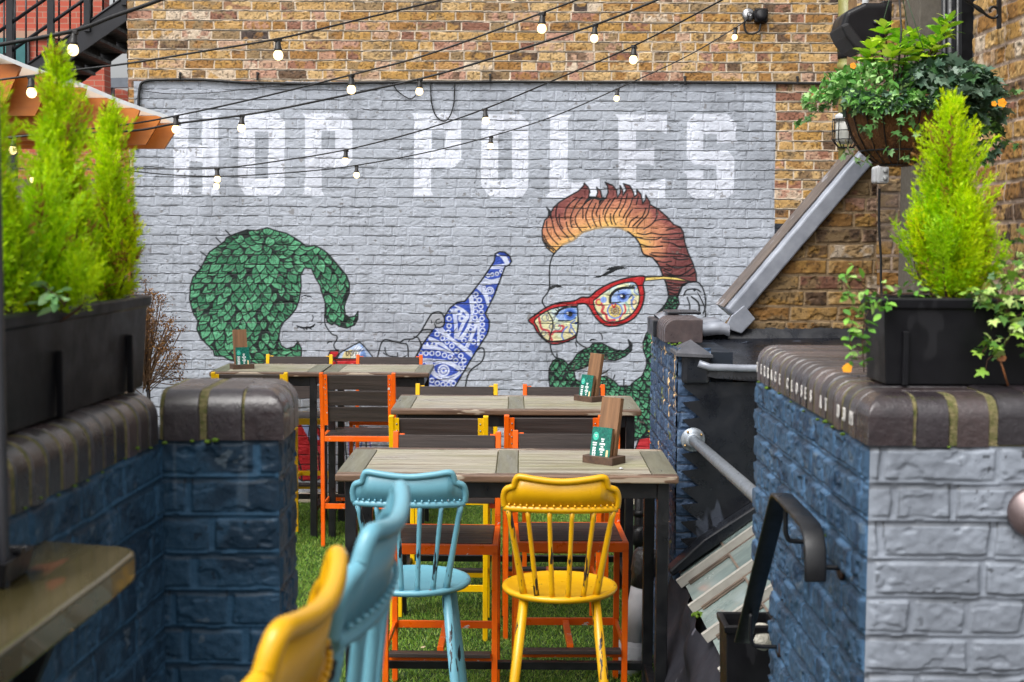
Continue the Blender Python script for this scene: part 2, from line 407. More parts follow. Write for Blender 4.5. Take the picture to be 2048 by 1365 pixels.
def paint(PX, PY, C):
    cv = Canvas(PX, PY, C)
    W = (220, 225, 238); GR = (164, 170, 181)
    F = cv.fill
    # lettering HOP POLES
    F(L1((150, 160), (263, 160), (265, 375), (357, 375), (357, 180), (338, 160), (487, 160), (468, 182), (468, 690), (485, 716), (345, 716), (357, 690), (357, 490), (268, 490), (268, 690), (285, 716), (148, 716), (163, 690), (163, 160)), W)
    F(L1((650, 158), (868, 158), (920, 215), (920, 655), (880, 719), (650, 719), (603, 640), (603, 215)), W); F(L1((717, 285), (808, 285), (808, 605), (717, 605)), GR)
    def P_(f, x, r, t=160, b=722):
        F(f((x-22, t), (r-55, t), (r, t+55), (r, 477), (r-48, 529), (x+114, 531), (x+114, b-30), (x+134, b), (x-20, b), (x, b-28), (x, t+22)), W)
    P_(L1, 1058, 1383); F(L1((1172, 280), (1262, 280), (1262, 408), (1172, 408)), GR)
    P_(L1, 1803, 2126); F(L1((1922, 280), (2010, 280), (2010, 408), (1922, 408)), GR)
    F(L2((230, 143), (410, 143), (458, 190), (458, 570), (425, 626), (235, 626), (181, 560), (185, 190)), W); F(L2((284, 250), (364, 250), (364, 528), (284, 528)), GR)
    F(L2((567, 145), (712, 145), (690, 170), (690, 545), (790, 540), (875, 515), (872, 630), (560, 630), (583, 600), (587, 170)), W)
    F(L2((965, 145), (1268, 145), (1268, 260), (1235, 245), (1088, 245), (1088, 348), (1160, 345), (1195, 335), (1195, 447), (1165, 435), (1088, 433), (1088, 538), (1210, 540), (1262, 515), (1258, 636), (968, 636), (988, 610), (985, 170)), W)
    F(L2((1430, 140), (1620, 140), (1675, 195), (1670, 290), (1690, 308), (1560, 314), (1560, 262), (1482, 262), (1482, 355), (1625, 355), (1662, 400), (1662, 600), (1615, 639), (1430, 639), (1385, 590), (1385, 500), (1368, 478), (1482, 476), (1482, 528), (1560, 528), (1560, 440), (1430, 437), (1385, 395), (1385, 190)), W)
    # woman with hop-leaf hair
    hair = S3((400, 180), (470, 150), (560, 118), (640, 122), (720, 102), (790, 125), (870, 145), (950, 190), (1010, 235), (1022, 250), (1090, 240), (1150, 270), (1190, 300), (1230, 345), (1290, 415), (1335, 470), (1360, 530), (1360, 610), (1335, 670), (1320, 720), (1330, 780), (1360, 800), (1405, 790), (1428, 755), (1425, 815), (1400, 860), (1340, 883), (1280, 870), (1245, 845), (1225, 858), (1190, 840), (1175, 790), (1180, 720), (1165, 660), (1140, 590), (1135, 555), (1100, 500), (1065, 420), (1010, 415), (980, 470), (985, 560), (970, 660), (945, 730), (900, 790), (850, 835), (820, 890), (810, 970), (830, 1020), (870, 1045), (930, 1030), (958, 990), (985, 1040), (985, 1100), (950, 1145), (700, 1150), (660, 1180), (610, 1150), (520, 1150), (430, 1135), (380, 1105), (310, 1100), (300, 1060), (270, 1030), (200, 960), (170, 890), (180, 830), (140, 760), (115, 660), (120, 560), (140, 490), (200, 420), (215, 390), (245, 330), (270, 290), (330, 250), (390, 205))
    def ang(x, y):
        if x > 615: return math.atan2(1.3, .25)
        dx = x-500; dy = y-560
        return math.atan2(.8*dy+55, 1.1*dx*.8+ (0 if x < 500 else -30)) if y < 700 else math.atan2(20, 40)
    leaves(cv, hair, 21, 29, ang, 3)
    for a in (((430, 160), (395, 120)), ((355, 215), (320, 178)), ((245, 320), (200, 290)), ((190, 450), (125, 425)), ((215, 420), (190, 395)), ((960, 1000), (952, 985))):
        cv.stroke(S3(*a), 2, INK, smooth=False)
    cv.stroke(S3((1172, 700), (1168, 830), (1185, 880), (1225, 930), (1262, 945), (1262, 975), (1240, 1010), (1250, 1045), (1275, 1058)), 2.2, INK)
    F(S3((972, 642), (1010, 626), (1050, 628), (1080, 656), (1048, 640), (1010, 636)), INK)
    F(S3((938, 858), (1000, 875), (1060, 868), (1098, 845), (1085, 875), (1050, 888), (1000, 890), (960, 880)), INK)
    cv.stroke(S3((1070, 830), (1078, 800), (1072, 785)), 1.4, INK)
    for a in (((1000, 885), (1010, 897)), ((1020, 886), (1030, 895)), ((1050, 884), (1064, 892)), ((965, 872), (955, 880))): cv.stroke(S3(*a), 1.8, INK, smooth=False)
    cv.stroke(S3((1190, 1000), (1205, 990), (1222, 992)), 2.4, INK)
    lips = S3((1190, 1120), (1212, 1060), (1240, 1062), (1275, 1055), (1278, 1085), (1255, 1112), (1265, 1150), (1255, 1185), (1225, 1180), (1205, 1145))
    F(lips, (178, 36, 44)); cv.stroke(lips, 2, INK, closed=True, smooth=False); cv.stroke(S3((1190, 1118), (1230, 1112), (1258, 1114)), 1.6, INK)
    dome = S3((1262, 1124), (1290, 1075), (1360, 1035), (1440, 992), (1480, 1030), (1520, 1080), (1552, 1124))
    F(dome, (176, 196, 226)); F(S3((1300, 1122), (1320, 1070), (1370, 1050), (1430, 1070), (1440, 1122)), (214, 202, 150)); F(S3((1420, 1122), (1440, 1050), (1455, 1010), (1480, 1060), (1500, 1122)), (120, 152, 210)); F(S3((1385, 1122), (1395, 1065), (1415, 1050), (1425, 1122)), (196, 206, 186))
    for dx in (0, 28, 58): cv.stroke(S3((1335+dx, 1075), (1345+dx, 1065), (1355+dx, 1080), (1345+dx, 1100)), 1.2, (90, 70, 60), closed=True)
    for k in range(4): cv.stroke(S3((1380+k*18, 1122), (1385+k*20, 1070), (1420+k*16, 1020+k*8)), 1.3, (232, 236, 244))
    cv.stroke(dome, 2, INK, closed=True, smooth=False)
    band = S3((1215, 1122), (1552, 1124), (1575, 1200), (1580, 1240), (1275, 1240), (1262, 1190), (1262, 1150))
    F(band, (186, 34, 40)); cv.stroke(band, 2, INK, closed=True, smooth=False); cv.stroke(S3((1270, 1136), (1550, 1136)), 1.2, (120, 16, 24), smooth=False)
    cv.stroke(S3((1378, 1172), (1384, 1172)), 4, (226, 210, 214), smooth=False); cv.stroke(S3((1378, 1172), (1384, 1172)), 1.6, (186, 34, 40), smooth=False)
    # her sleeve and his coat lower down, mostly behind the furniture
    cup = [(586, 838), (612, 842), (640, 858), (646, 955), (632, 962), (604, 962), (586, 950)]
    F(cup, (176, 30, 38)); F([(596, 838), (622, 842), (640, 880), (618, 878)], (150, 172, 216)); F([(622, 895), (640, 890), (642, 950), (626, 958)], (196, 60, 70))
    cv.stroke([(604, 962), (600, 930), (586, 908)], 3, INK); cv.stroke([(622, 842), (618, 880), (636, 905), (640, 950)], 2.5, INK); cv.stroke(cup, 2, INK, closed=True, smooth=False)
    for k in range(6): cv.stroke([(628+k % 2*6, 900+k*9), (634, 904+k*9)], 2.2, (220, 206, 160), smooth=False)
    for k in range(9): cv.stroke([(683+k*7, 880), (680+k*7+6*math.sin(k), 905), (690+k*6, 935)], 2.2, [(62, 84, 158), INK, (120, 100, 170)][k % 3])
    # bottle
    bot = S4((1490, 170), (1495, 120), (1530, 102), (1575, 105), (1620, 140), (1635, 185), (1615, 215), (1580, 230), (1530, 360), (1490, 470), (1415, 620), (1415, 640), (1445, 690), (1445, 740), (1430, 800), (1340, 940), (1290, 1020), (1150, 1258), (1080, 1400), (880, 1400), (930, 1150), (850, 1060), (800, 1040), (870, 900), (965, 765), (985, 742), (1050, 740), (1060, 660), (1110, 580), (1170, 535), (1235, 525), (1290, 460), (1390, 330), (1480, 195))
    sl, m = cv.inside(bot); full = np.zeros(PX.shape, bool); full[sl] = m
    F(bot, (50, 78, 172))
    BW = (206, 214, 236); rg = random.Random(5)
    def ring(x, y, r, w=1.7): cv.stroke(S4(*[(x+r*math.cos(a*.7854), y+r*math.sin(a*.7854)) for a in range(8)]), w, BW, full, closed=True)
    def lin(*p, w=1.6): cv.stroke(S4(*p), w, BW, full)
    for k in range(6): lin((1500+k*12, 120+k*6), (1550+k*8, 150), (1590+k*6, 215), w=1.4)
    for k in range(3): lin((1460-k*22, 225+k*10), (1530, 215+k*14), (1610, 205+k*12), w=1.6)
    for x, y in ((1435, 305), (1470, 297), (1510, 290), (1548, 268)): ring(x, y, 13)
    for k in range(4): lin((1390-k*14, 325+k*14), (1460, 345+k*8), (1545, 325+k*10), w=2)
    F(S4((1355, 372), (1530, 360), (1526, 374), (1345, 388)), BW, full)
    ring(1450, 435, 30); ring(1450, 435, 15); ring(1400, 408, 11); ring(1448, 498, 9)
    for k in range(4): lin((1330+k*16, 400-k*4), (1400+k*9, 470), (1430+k*6, 560+k*8), w=1.7)
    for x, y in ((1330, 465), (1320, 512), (1326, 555), (1328, 612), (1322, 665), (1304, 715), (1284, 765), (1258, 810), (1228, 860), (1360, 515), (1372, 570), (1376, 620), (1382, 672), (1384, 722), (1388, 772), (1384, 830), (1105, 612), (1102, 672), (1102, 735), (1185, 612), (1212, 672), (1000, 805), (1046, 840), (1084, 872), (1125, 906), (1168, 950), (1202, 990), (1228, 1030), (860, 965), (905, 968), (955, 968), (1008, 972), (1062, 985), (1112, 1000), (1158, 1030), (1202, 1065), (1240, 1095), (890, 1062), (955, 1200), (1002, 1225), (1050, 1235), (1098, 1235), (1140, 1225), (1310, 870), (1095, 790)): ring(x, y, 18)
    for x, y in ((1185, 612), (1212, 672)): ring(x, y, 28)
    for k in range(4): lin((1270+k*9, 470), (1285+k*9, 560), (1290+k*4, 640), (1250+k*6, 760), (1180+k*10, 850), w=1.5)
    for k in range(3): lin((1150+k*14, 560+k*6), (1210+k*10, 600), (1250+k*10, 650), (1210+k*10, 720), (1160+k*8, 840), w=1.5)
    for k in range(3): lin((1130+k*14, 590), (1150+k*10, 720), (1150+k*10, 840), w=1.5)
    for k in range(4): lin((985+k*14, 760-k*8), (1120, 860-k*8), (1310-k*6, 1010-k*18), w=1.7)
    for k in range(3): lin((1240+k*12, 915), (1310+k*8, 770), (1345+k*6, 680), (1345+k*6, 900), w=1.5)
    for k in range(3): lin((880, 900+k*12), (1000, 915+k*10), (1140, 975), w=1.6)
    for k in range(3): lin((930, 830+k*12), (1040, 880+k*12), (1130, 965), w=1.5)
    for x in (900, 940, 975): F(S4((x, 905), (x+18, 862), (x+30, 905)), BW, full)
    for k in range(3): lin((820, 1010+k*12), (960, 1020+k*11), (1110, 1040+k*10), (1215, 1110), w=1.7)
    F(S4((955, 1080), (1020, 1052), (1090, 1060), (1190, 1120), (1120, 1160), (1040, 1165), (975, 1120)), (52, 78, 170), full)
    lin((955, 1080), (1020, 1050), (1090, 1058), (1190, 1120), (1120, 1165), (1040, 1170), (975, 1125), (955, 1080), w=2.6)
    ring(1055, 1115, 44, 2.6); ring(1055, 1115, 20, 3.5)
    for k in range(4): lin((920+k*12, 1050), (945+k*12, 1130), (1010+k*8, 1180+k*5), (1120, 1185+k*6), (1215, 1125), w=1.6)
    for k in range(3): lin((940, 1240+k*10), (1040, 1262+k*10), (1150, 1255), w=1.5)
    cv.stroke(bot, 2.6, INK, closed=True, smooth=False)
    # hands
    H = lambda *p, w=2.5: cv.stroke(S4(*p), w, INK)
    F(S4((870, 775), (940, 650), (980, 620), (1030, 620), (1060, 660), (1060, 730), (1030, 748), (985, 745), (960, 768)), (165, 168, 176))
    H((865, 778), (940, 650), (980, 620), (1030, 620), (1058, 660), (1060, 720), (1030, 747), (985, 745)); H((1040, 700), (1010, 715), (990, 708), (995, 685), (1020, 676), w=1.6); H((975, 712), (985, 735), w=1.8); H((950, 690), (955, 712), w=1.6)
    H((480, 1050), (490, 1010), (508, 930), (525, 880), (550, 855), (590, 857), (680, 882), (738, 890), (752, 940), (755, 1000), (790, 1045))
    H((680, 880), (720, 852), (790, 845), (830, 820), (870, 775), (900, 767), (962, 768)); H((805, 830), (835, 835), (855, 870), (868, 910)); H((870, 900), (790, 1050), w=3)
    H((555, 920), (560, 960), (590, 990), (650, 998), w=1.8); H((662, 965), (660, 1050), w=1.8); H((540, 965), (570, 985), w=1.6); H((700, 1050), (705, 1010), (735, 990), w=1.8); H((620, 1000), (610, 1050), w=1.8); H((755, 870), (770, 850), (800, 842), w=1.5)
    H((1360, 925), (1390, 925), (1403, 955), (1398, 1000), (1370, 1050), (1295, 1105), (1258, 1170), (1240, 1262)); H((1340, 945), (1368, 925), w=2)
    # man: quiff
    quiff = S5((345, 800), (270, 740), (228, 660), (222, 560), (250, 460), (285, 430), (290, 370), (270, 330), (315, 378), (340, 330), (400, 275), (500, 215), (590, 165), (640, 115), (650, 85), (690, 125), (705, 165), (695, 225), (770, 225), (785, 180), (775, 128), (815, 165), (828, 228), (868, 238), (890, 180), (885, 115), (860, 75), (940, 110), (975, 155), (985, 230), (1012, 185), (1010, 108), (1038, 160), (1042, 210), (1075, 150), (1045, 90), (1110, 110), (1148, 180), (1155, 225), (1182, 200), (1180, 150), (1225, 200), (1240, 295), (1270, 250), (1270, 205), (1310, 270), (1315, 300), (1400, 350), (1480, 420), (1550, 500), (1620, 530), (1650, 580), (1665, 680), (1700, 790), (1750, 900), (1780, 1000), (1785, 1085), (1700, 1088), (1640, 1130), (1600, 1222), (1505, 1222), (1480, 1110), (1445, 1020), (1400, 910), (1340, 840), (1245, 800), (1210, 700), (1160, 630), (1090, 575), (1000, 535), (880, 530), (760, 545), (640, 580), (540, 660), (430, 710), (365, 775))
    sl, m = cv.inside(quiff); full = np.zeros(PX.shape, bool); full[sl] = m
    inner = S5((365, 775), (430, 710), (540, 660), (640, 580), (760, 545), (880, 530), (1000, 535), (1090, 575), (1160, 630), (1210, 700))
    D = cv.dist(inner, sl)/84+.35*(fbm(PX[sl]/100, PY[sl]/100, .25, 77)-.5)
    g = [(238, 190, 110), (226, 164, 112), (196, 130, 100), (150, 88, 82), (112, 62, 62)]; G = np.array([s2l(c) for c in g], np.float32)
    t = np.clip(D, 0, .999)*4; i = t.astype(int); f = (t-i)[..., None]; gc = G[i]*(1-f)+G[np.minimum(i+1, 4)]*f
    cv.C[sl][m] = gc[m]
    F(S5((690, 228), (770, 225), (868, 238), (830, 262), (790, 320), (800, 262), (740, 240), (690, 270), (630, 320), (660, 262)), INK, full)
    for q in (((290, 370), (320, 450), (335, 520), (360, 590), (410, 655)), ((380, 300), (362, 380), (375, 470), (420, 560), (490, 635)), ((572, 232), (480, 320), (455, 400), (458, 450)), ((630, 225), (560, 310), (515, 420), (512, 480), (525, 535)), ((700, 240), (600, 360), (560, 440), (575, 510), (630, 580)), ((745, 235), (690, 330), (665, 420), (690, 500), (715, 540)), ((768, 290), (730, 390), (745, 470), (775, 525)), ((860, 240), (800, 320), (770, 390), (780, 420)), ((910, 250), (850, 350), (840, 400)), ((960, 230), (880, 360), (858, 440), (890, 515)), ((1030, 230), (1000, 320), (950, 400), (950, 460), (970, 505)), ((1085, 195), (1060, 290), (1010, 380), (1005, 415)), ((1140, 230), (1110, 320), (1060, 400), (1045, 440)), ((1195, 220), (1175, 300)), ((1135, 350), (1080, 430), (1070, 500)), ((1310, 310), (1290, 400), (1220, 480), (1180, 530)), ((1275, 335), (1240, 420), (1190, 470), (1140, 520)), ((1380, 350), (1380, 430), (1330, 500), (1250, 550)), ((1190, 420), (1120, 470), (1095, 530)), ((805, 410), (805, 470), (825, 530)), ((915, 395), (915, 450), (930, 500)), ((468, 480), (490, 560), (565, 640)), ((635, 330), (635, 440)), ((395, 400), (400, 480), (430, 545)), ((270, 470), (275, 560), (320, 640), (385, 705)), ((232, 640), (270, 700), (340, 770)), ((240, 610), (280, 690), (360, 765)), ((250, 690), (300, 750)), ((1185, 590), (1260, 605), (1330, 590), (1440, 605), (1640, 590)), ((1170, 628), (1260, 650), (1370, 655), (1430, 630)), ((1440, 650), (1540, 655), (1645, 650)), ((1215, 700), (1290, 725), (1380, 728), (1440, 720)), ((1425, 680), (1530, 690), (1600, 725), (1660, 730)), ((1330, 790), (1400, 790), (1560, 800), (1640, 805), (1710, 830)), ((1310, 800), (1400, 830), (1490, 830)), ((1550, 840), (1610, 860), (1700, 850)), ((1380, 870), (1450, 885), (1530, 875)), ((1480, 905), (1560, 940), (1650, 935), (1750, 895)), ((1420, 930), (1500, 965), (1530, 960)), ((1455, 970), (1550, 1015), (1640, 1010), (1760, 930)), ((1460, 1080), (1560, 1100), (1640, 1105), (1710, 1090)), ((1475, 1110), (1540, 1145), (1625, 1140)), ((1490, 1150), (1560, 1170), (1615, 1168)), ((1500, 1180), (1560, 1205), (1600, 1200)), ((1355, 470), (1430, 450), (1510, 460)), ((1480, 560), (1560, 540)), ((1460, 1000), (1560, 1025), (1700, 1020), (1770, 980))):
        cv.stroke(S5(*q), 2.0, INK, full)
    cv.stroke(quiff, 2.2, INK, closed=True, smooth=False)
    cv.stroke(inner[1:8], 3.5, (206, 178, 136), smooth=True, alpha=.6)
    F(S5((270, 330), (315, 378), (322, 440), (300, 420), (288, 425), (288, 370)), INK)
    X = lambda *p, w=2.4: cv.stroke(S5(*p), w, INK)
    X((365, 775), (330, 820), (305, 900), (298, 1000), (300, 1130)); X((300, 1130), (280, 1190), (240, 1240), (225, 1285), (255, 1338)); X((1090, 575), (1160, 630), (1210, 700), (1245, 800), (1340, 840), (1400, 910), (1445, 1020), (1480, 1110), (1500, 1222))
    F(S5((735, 1040), (830, 1012), (905, 965), (868, 962), (905, 935), (1000, 922), (1098, 943), (985, 962), (905, 1002), (800, 1040)), INK)
    F(S5((282, 1175), (300, 1130), (380, 1108), (445, 1142), (360, 1138), (310, 1162)), INK)
    X((1600, 1222), (1615, 1160), (1650, 1110), (1720, 1085), (1790, 1085), (1835, 1125), (1865, 1200), (1878, 1290), (1866, 1370), (1850, 1400)); X((1655, 1220), (1680, 1170), (1735, 1155), (1790, 1160), (1825, 1185)); F(S5((1735, 1150), (1790, 1158), (1760, 1182)), INK)
    X((1690, 1240), (1715, 1320), (1712, 1400)); X((1735, 1235), (1800, 1290), (1812, 1360), (1800, 1410), w=3)
    # glasses
    F(S6((1135, 252), (1300, 240), (1430, 253), (1560, 292), (1440, 278), (1300, 268), (1138, 283)), (240, 210, 118)); cv.stroke(S6((1135, 252), (1300, 240), (1430, 253), (1560, 292), (1440, 278), (1300, 268), (1138, 283)), 1.8, INK, closed=True, smooth=False)
    frame = curve(S6((80, 635), (150, 585), (230, 530), (350, 482), (490, 465), (560, 432), (630, 430), (700, 370), (820, 305), (950, 262), (1060, 242), (1125, 240), (1138, 265), (1120, 320), (1132, 400), (1115, 500), (1060, 600), (960, 668), (860, 696), (770, 688), (690, 620), (640, 540), (605, 498), (560, 490), (520, 512), (530, 650), (515, 780), (460, 822), (360, 856), (280, 856), (200, 800), (150, 740), (125, 690), (90, 662)), True, 4)
    ll = curve(S6((135, 640), (240, 560), (350, 522), (500, 512), (522, 530), (526, 650), (515, 760), (440, 812), (340, 832), (250, 825), (190, 770), (160, 705)), True, 4)
    rl = curve(S6((668, 470), (700, 440), (760, 390), (860, 330), (960, 300), (1045, 300), (1080, 370), (1086, 450), (1060, 530), (990, 610), (900, 650), (800, 658), (740, 620), (690, 550)), True, 4)
    F(frame, (182, 38, 42)); cv.stroke(frame, 2.6, INK, closed=True, smooth=False)
    for lens, o, s_ in ((ll, 0, 1), (rl, 1, 2)):
        sl, m = cv.inside(lens); full = np.zeros(PX.shape, bool); full[sl] = m
        a = fbm(PX[sl]/100, PY[sl]/100, .22, 300+o, 3); b_ = (PY[sl]-np.array(lens)[:, 1].min())/70+a*1.6
        pal = np.array([s2l(c) for c in [(172, 194, 236), (166, 192, 232), (206, 222, 214), (222, 222, 176), (226, 216, 170)]], np.float32)
        k = np.clip((b_-.35)*3, 0, 3.999); i = k.astype(int); f = (k-i)[..., None]; cc = pal[i]*(1-f)+pal[np.minimum(i+1, 4)]*f
        cv.C[sl][m] = cc[m]
        Lq = lambda c, w, *p: cv.stroke(S6(*p), w, c, full)
        RD = (200, 74, 84); BL = (104, 132, 204); GY = (120, 124, 140); YL = (226, 210, 120)
        if o == 0:
            Lq(RD, 4, (170, 600), (180, 660), (200, 720), (260, 740), (275, 790), (290, 820)); Lq(RD, 4, (290, 770), (320, 740), (380, 740), (395, 700), (360, 690))
            for c in ((280, 610, 40), (230, 620, 30), (340, 700, 30), (215, 760, 22), (290, 700, 24)): Lq(GY, 1.3, *[(c[0]+c[2]*math.cos(t*.785), c[1]+c[2]*math.sin(t*.785)) for t in range(9)])
            Lq(BL, 2.4, (430, 700), (400, 730), (380, 780), (395, 815)); Lq(BL, 2, (470, 690), (450, 740), (480, 770)); Lq(BL, 2, (500, 640), (460, 680), (480, 720), (510, 770))
            F(S6((488, 662), (522, 655), (524, 680), (505, 680)), (44, 78, 160), full)
            F(S6((325, 610), (345, 560), (400, 530), (515, 520), (520, 600), (440, 640), (360, 645)), (150, 178, 230), full)
            Lq(INK, 2.2, (350, 645), (440, 645), (505, 620)); Lq(INK, 4, (330, 590), (360, 550), (420, 525), (515, 518)); Lq(INK, 1.6, (325, 545), (350, 565)); Lq(INK, 1.6, (340, 530), (362, 552)); Lq(INK, 2, (320, 575), (340, 585))
            for r_, w, c in ((45, 2, INK), (38, 8, (96, 136, 214)), (20, 9, (60, 96, 180)), (10, 6, INK)): Lq(c, w, *[(455+r_*math.cos(t*.785), 585+r_*.95*math.sin(t*.785)) for t in range(9)])
            Lq((240, 244, 250), 3.5, (430, 575), (434, 580)); Lq(INK, 2.2, (250, 560), (275, 600), (298, 650), (295, 720), (275, 780), (268, 825))
        else:
            Lq(RD, 4.5, (740, 500), (760, 520), (745, 560), (780, 590), (800, 640), (860, 640)); Lq(RD, 3, (905, 640), (920, 600), (960, 560), (950, 500))
            for c, r_, q, w in ((RD, 22, (718, 478), 5), (YL, 10, (718, 478), 3), ((134, 162, 222), 14, (760, 455), 6), (BL, 66, (865, 555), 3), ((210, 190, 110), 50, (865, 555), 4), (GY, 34, (865, 555), 1.5), (GY, 16, (1038, 475), 3), ((220, 190, 150), 8, (1038, 475), 3)): Lq(c, w, *[(q[0]+r_*math.cos(t*.785), q[1]+r_*math.sin(t*.785)) for t in range(9)])
            for t in range(12): Lq((130, 104, 70), 1.2, (865+10*math.cos(t*.52), 555+10*math.sin(t*.52)), (865+42*math.cos(t*.52), 555+42*math.sin(t*.52)))
            Lq(BL, 2, (1040, 430), (1015, 470), (1020, 520), (1050, 560)); Lq(BL, 2, (990, 380), (1030, 430), (1010, 460)); Lq((150, 190, 170), 3, (960, 480), (990, 520), (970, 580)); Lq(BL, 1.5, (1060, 330), (1040, 380), (1075, 410)); Lq(GY, 1.3, (700, 560), (740, 600), (760, 640)); Lq(GY, 1.3, (990, 540), (1000, 590), (950, 620))
            F(S6((820, 470), (850, 400), (900, 365), (1000, 345), (1020, 420), (960, 465), (870, 485)), (160, 186, 234), full)
            Lq(INK, 2, (820, 485), (880, 480), (950, 465), (1015, 415)); Lq(INK, 5, (820, 475), (825, 420), (870, 370), (940, 347), (1035, 345)); Lq(INK, 1.8, (985, 345), (1005, 325)); Lq(INK, 1.8, (1010, 345), (1032, 325)); Lq(INK, 1.4, (890, 370), (900, 385))
            for r_, w, c in ((44, 2, INK), (34, 8, (126, 156, 224)), (16, 7, (50, 84, 170)), (8, 6, INK)): Lq(c, w, *[(938+r_*math.cos(t*.785), 425+r_*.95*math.sin(t*.785)) for t in range(9)])
            Lq((240, 244, 250), 3.5, (920, 415), (924, 420)); Lq((190, 40, 50), 2.4, (838, 500), (852, 525)); Lq((190, 40, 50), 2.4, (868, 495), (862, 522))
        cv.stroke(lens, 2.3, INK, closed=True, smooth=False)
    # nose, cheek, mouth
    Y_ = lambda *p, w=2.3: cv.stroke(S6(*p), w, INK)
    Y_((512, 775), (515, 830), (560, 870), (600, 890), (632, 905)); Y_((275, 860), (285, 920), (305, 960), (338, 990)); Y_((505, 840), (510, 865), (520, 880), w=1.6); Y_((725, 755), (745, 780), (748, 815), w=1.8)
    F(S6((628, 828), (645, 812), (675, 810), (705, 822), (660, 822), (640, 832)), INK); F(S6((700, 1135), (780, 1105), (845, 1060), (790, 1115), (720, 1150)), INK)
    # hop beard, sideburn, moustache
    dn = lambda x, y: 1.45
    side = S6((1355, 420), (1435, 420), (1448, 490), (1420, 550), (1375, 572), (1330, 570), (1290, 600), (1270, 625), (1235, 622), (1245, 580), (1300, 525), (1332, 480))
    leaves(cv, side, 7.5, 11, lambda x, y: 1.3, 11)
    beard = S6((1260, 700), (1180, 725), (1150, 760), (1120, 840), (1120, 900), (1150, 990), (1150, 1060), (1110, 1150), (1050, 1190), (1000, 1240), (900, 1240), (850, 1190), (780, 1150), (720, 1160), (640, 1200), (560, 1210), (505, 1180), (490, 1100), (440, 1050), (395, 1000), (340, 985), (300, 1010), (265, 1080), (262, 1180), (280, 1290), (420, 1500), (760, 1720), (1000, 1750), (1170, 1690), (1260, 1640), (1330, 1500))
    leaves(cv, beard, 14, 19, lambda x, y: 1.57 if x < 1150 else (1.2 if y > 740 else 1.5), 13)
    mo = S6((430, 1055), (480, 1010), (520, 950), (580, 905), (635, 888), (660, 855), (740, 848), (800, 880), (870, 912), (950, 918), (998, 878), (985, 818), (1018, 860), (1015, 912), (960, 968), (870, 1008), (760, 1000), (700, 985), (640, 1045), (570, 1080), (480, 1102), (440, 1095))
    leaves(cv, mo, 10, 14.5, lambda x, y: 2.6 if x < 1178 else .25, 17)
    F(S6((985, 816), (1018, 860), (1010, 905), (985, 880), (998, 860)), INK)
    for a in (((340, 985), (335, 945)), ((945, 1230), (945, 1180)), ((850, 1175), (862, 1140))): cv.stroke(S6(*a), 2, INK, smooth=False)
    # his coat at the bottom right
    coat = [(1278, 878), (1300, 874), (1325, 890), (1330, 935), (1262, 935), (1270, 900)]
    F(coat, (190, 44, 52)); cv.stroke(coat, 2.5, INK, closed=True, smooth=False); F([(1296, 862), (1312, 858), (1325, 884), (1300, 876)], (220, 180, 60)); cv.stroke([(1284, 874), (1296, 866), (1310, 880), (1314, 905)], 4, INK)

def mural_fn(U, V, P):
    B = brickfield(U, V, 1)
    PX, PY = proj(P); PX = PX.astype(np.float32); PY = PY.astype(np.float32)
    C = stockcol(U, V, B, 1)
    grey = (PY > 163+(PX-270)*.003) & (PX < 1552-(PY-170)*.012) & (PX > 268)
    G = np.array(s2l((170, 176, 187)), np.float32)*(1+.07*(fbm(U, V, .7, 5)-.5)*2+.06*(B['rn'][..., 3]-.5))[..., None]
    C[grey] = G[grey]; tmp = C.copy(); paint(PX, PY, tmp); C[grey] = tmp[grey]
    # chipped paint and streaks of dirt on the painted area
    dirt = sstep(.52, .78, fbm(U, V*.6, .35, 91, 4))[..., None]*.16*grey[..., None]; C = C*(1-dirt)
    stk = (sstep(.62, .85, vnoise(U, V*.05, .03, 92))*sstep(.45, .7, vnoise(U, V, .5, 93)))[..., None]*.13*grey[..., None]; C = C*(1-stk)
    fk = (sstep(.785, .795, fbm(U, V, .045, 94, 3))*grey*B['mask'])[..., None]*.6; C = C*(1-fk)+np.array(s2l((104, 98, 92)), np.float32)*fk
    thin = (sstep(.58, .7, fbm(U, V, .03, 95, 3))*(C.mean(-1) > .6))[..., None]*.07; C = C*(1-thin)
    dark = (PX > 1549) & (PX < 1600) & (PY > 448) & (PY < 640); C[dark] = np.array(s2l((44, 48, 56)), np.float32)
    cr = shade_and_cracks(U, V, B, 1, .9); C = C*cr[..., None]*(1+.07*(1-B['mask'])*grey)[..., None]  # painted lip shadows; joints painted paler as if lit from above
    h = relief(U, V, B, 1, .004, .48, .0045)
    return C, h
# ------------------------------------------------------------------ materials used
M_brick = colmat('brick_surface', .8, .12, .3, .55, .0025, 90, .16)
M_mural = colmat('painted_brick', .62, .12, .35, .5, .002, 110, .08)
M_bluebrick = colmat('glossy_blue_paint', .56, .14, .3, .6, .002, 120, .16)
M_greybrick = colmat('grey_masonry_paint', .5, .12, .4, .4, .002, 70, .05)
M_coping = colmat('engineering_brick', .34, .14, .6, .8, .0035, 45, .28, coat=.35)
M_mortar = pm('mossy_mortar', (124, 112, 78), (66, 72, 24), 70, .9, bs=.8, bd=.004)
M_black = pm('black_powder_coat', (14, 15, 18), (20, 21, 25), 8, .42, bs=.12, bd=.0006, bscale=300)
M_plastic = pm('black_plastic', (13, 13, 16), (22, 22, 26), 6, .42, .14, bs=.25, bd=.0006, bscale=160, spec=.25, chip=(32, 32, 35), chip_at=.62, chip_scale=9, chip_stretch=(1, 1, .35))
M_cable = pm('black_rubber', (18, 18, 20), (28, 28, 30), 20, .6)
M_yellow = pm('yellow_enamel', (246, 196, 0), (232, 180, 4), 6, .38, chip=(200, 190, 170), chip_at=.80, chip_scale=26, bs=.1, bd=.0006)
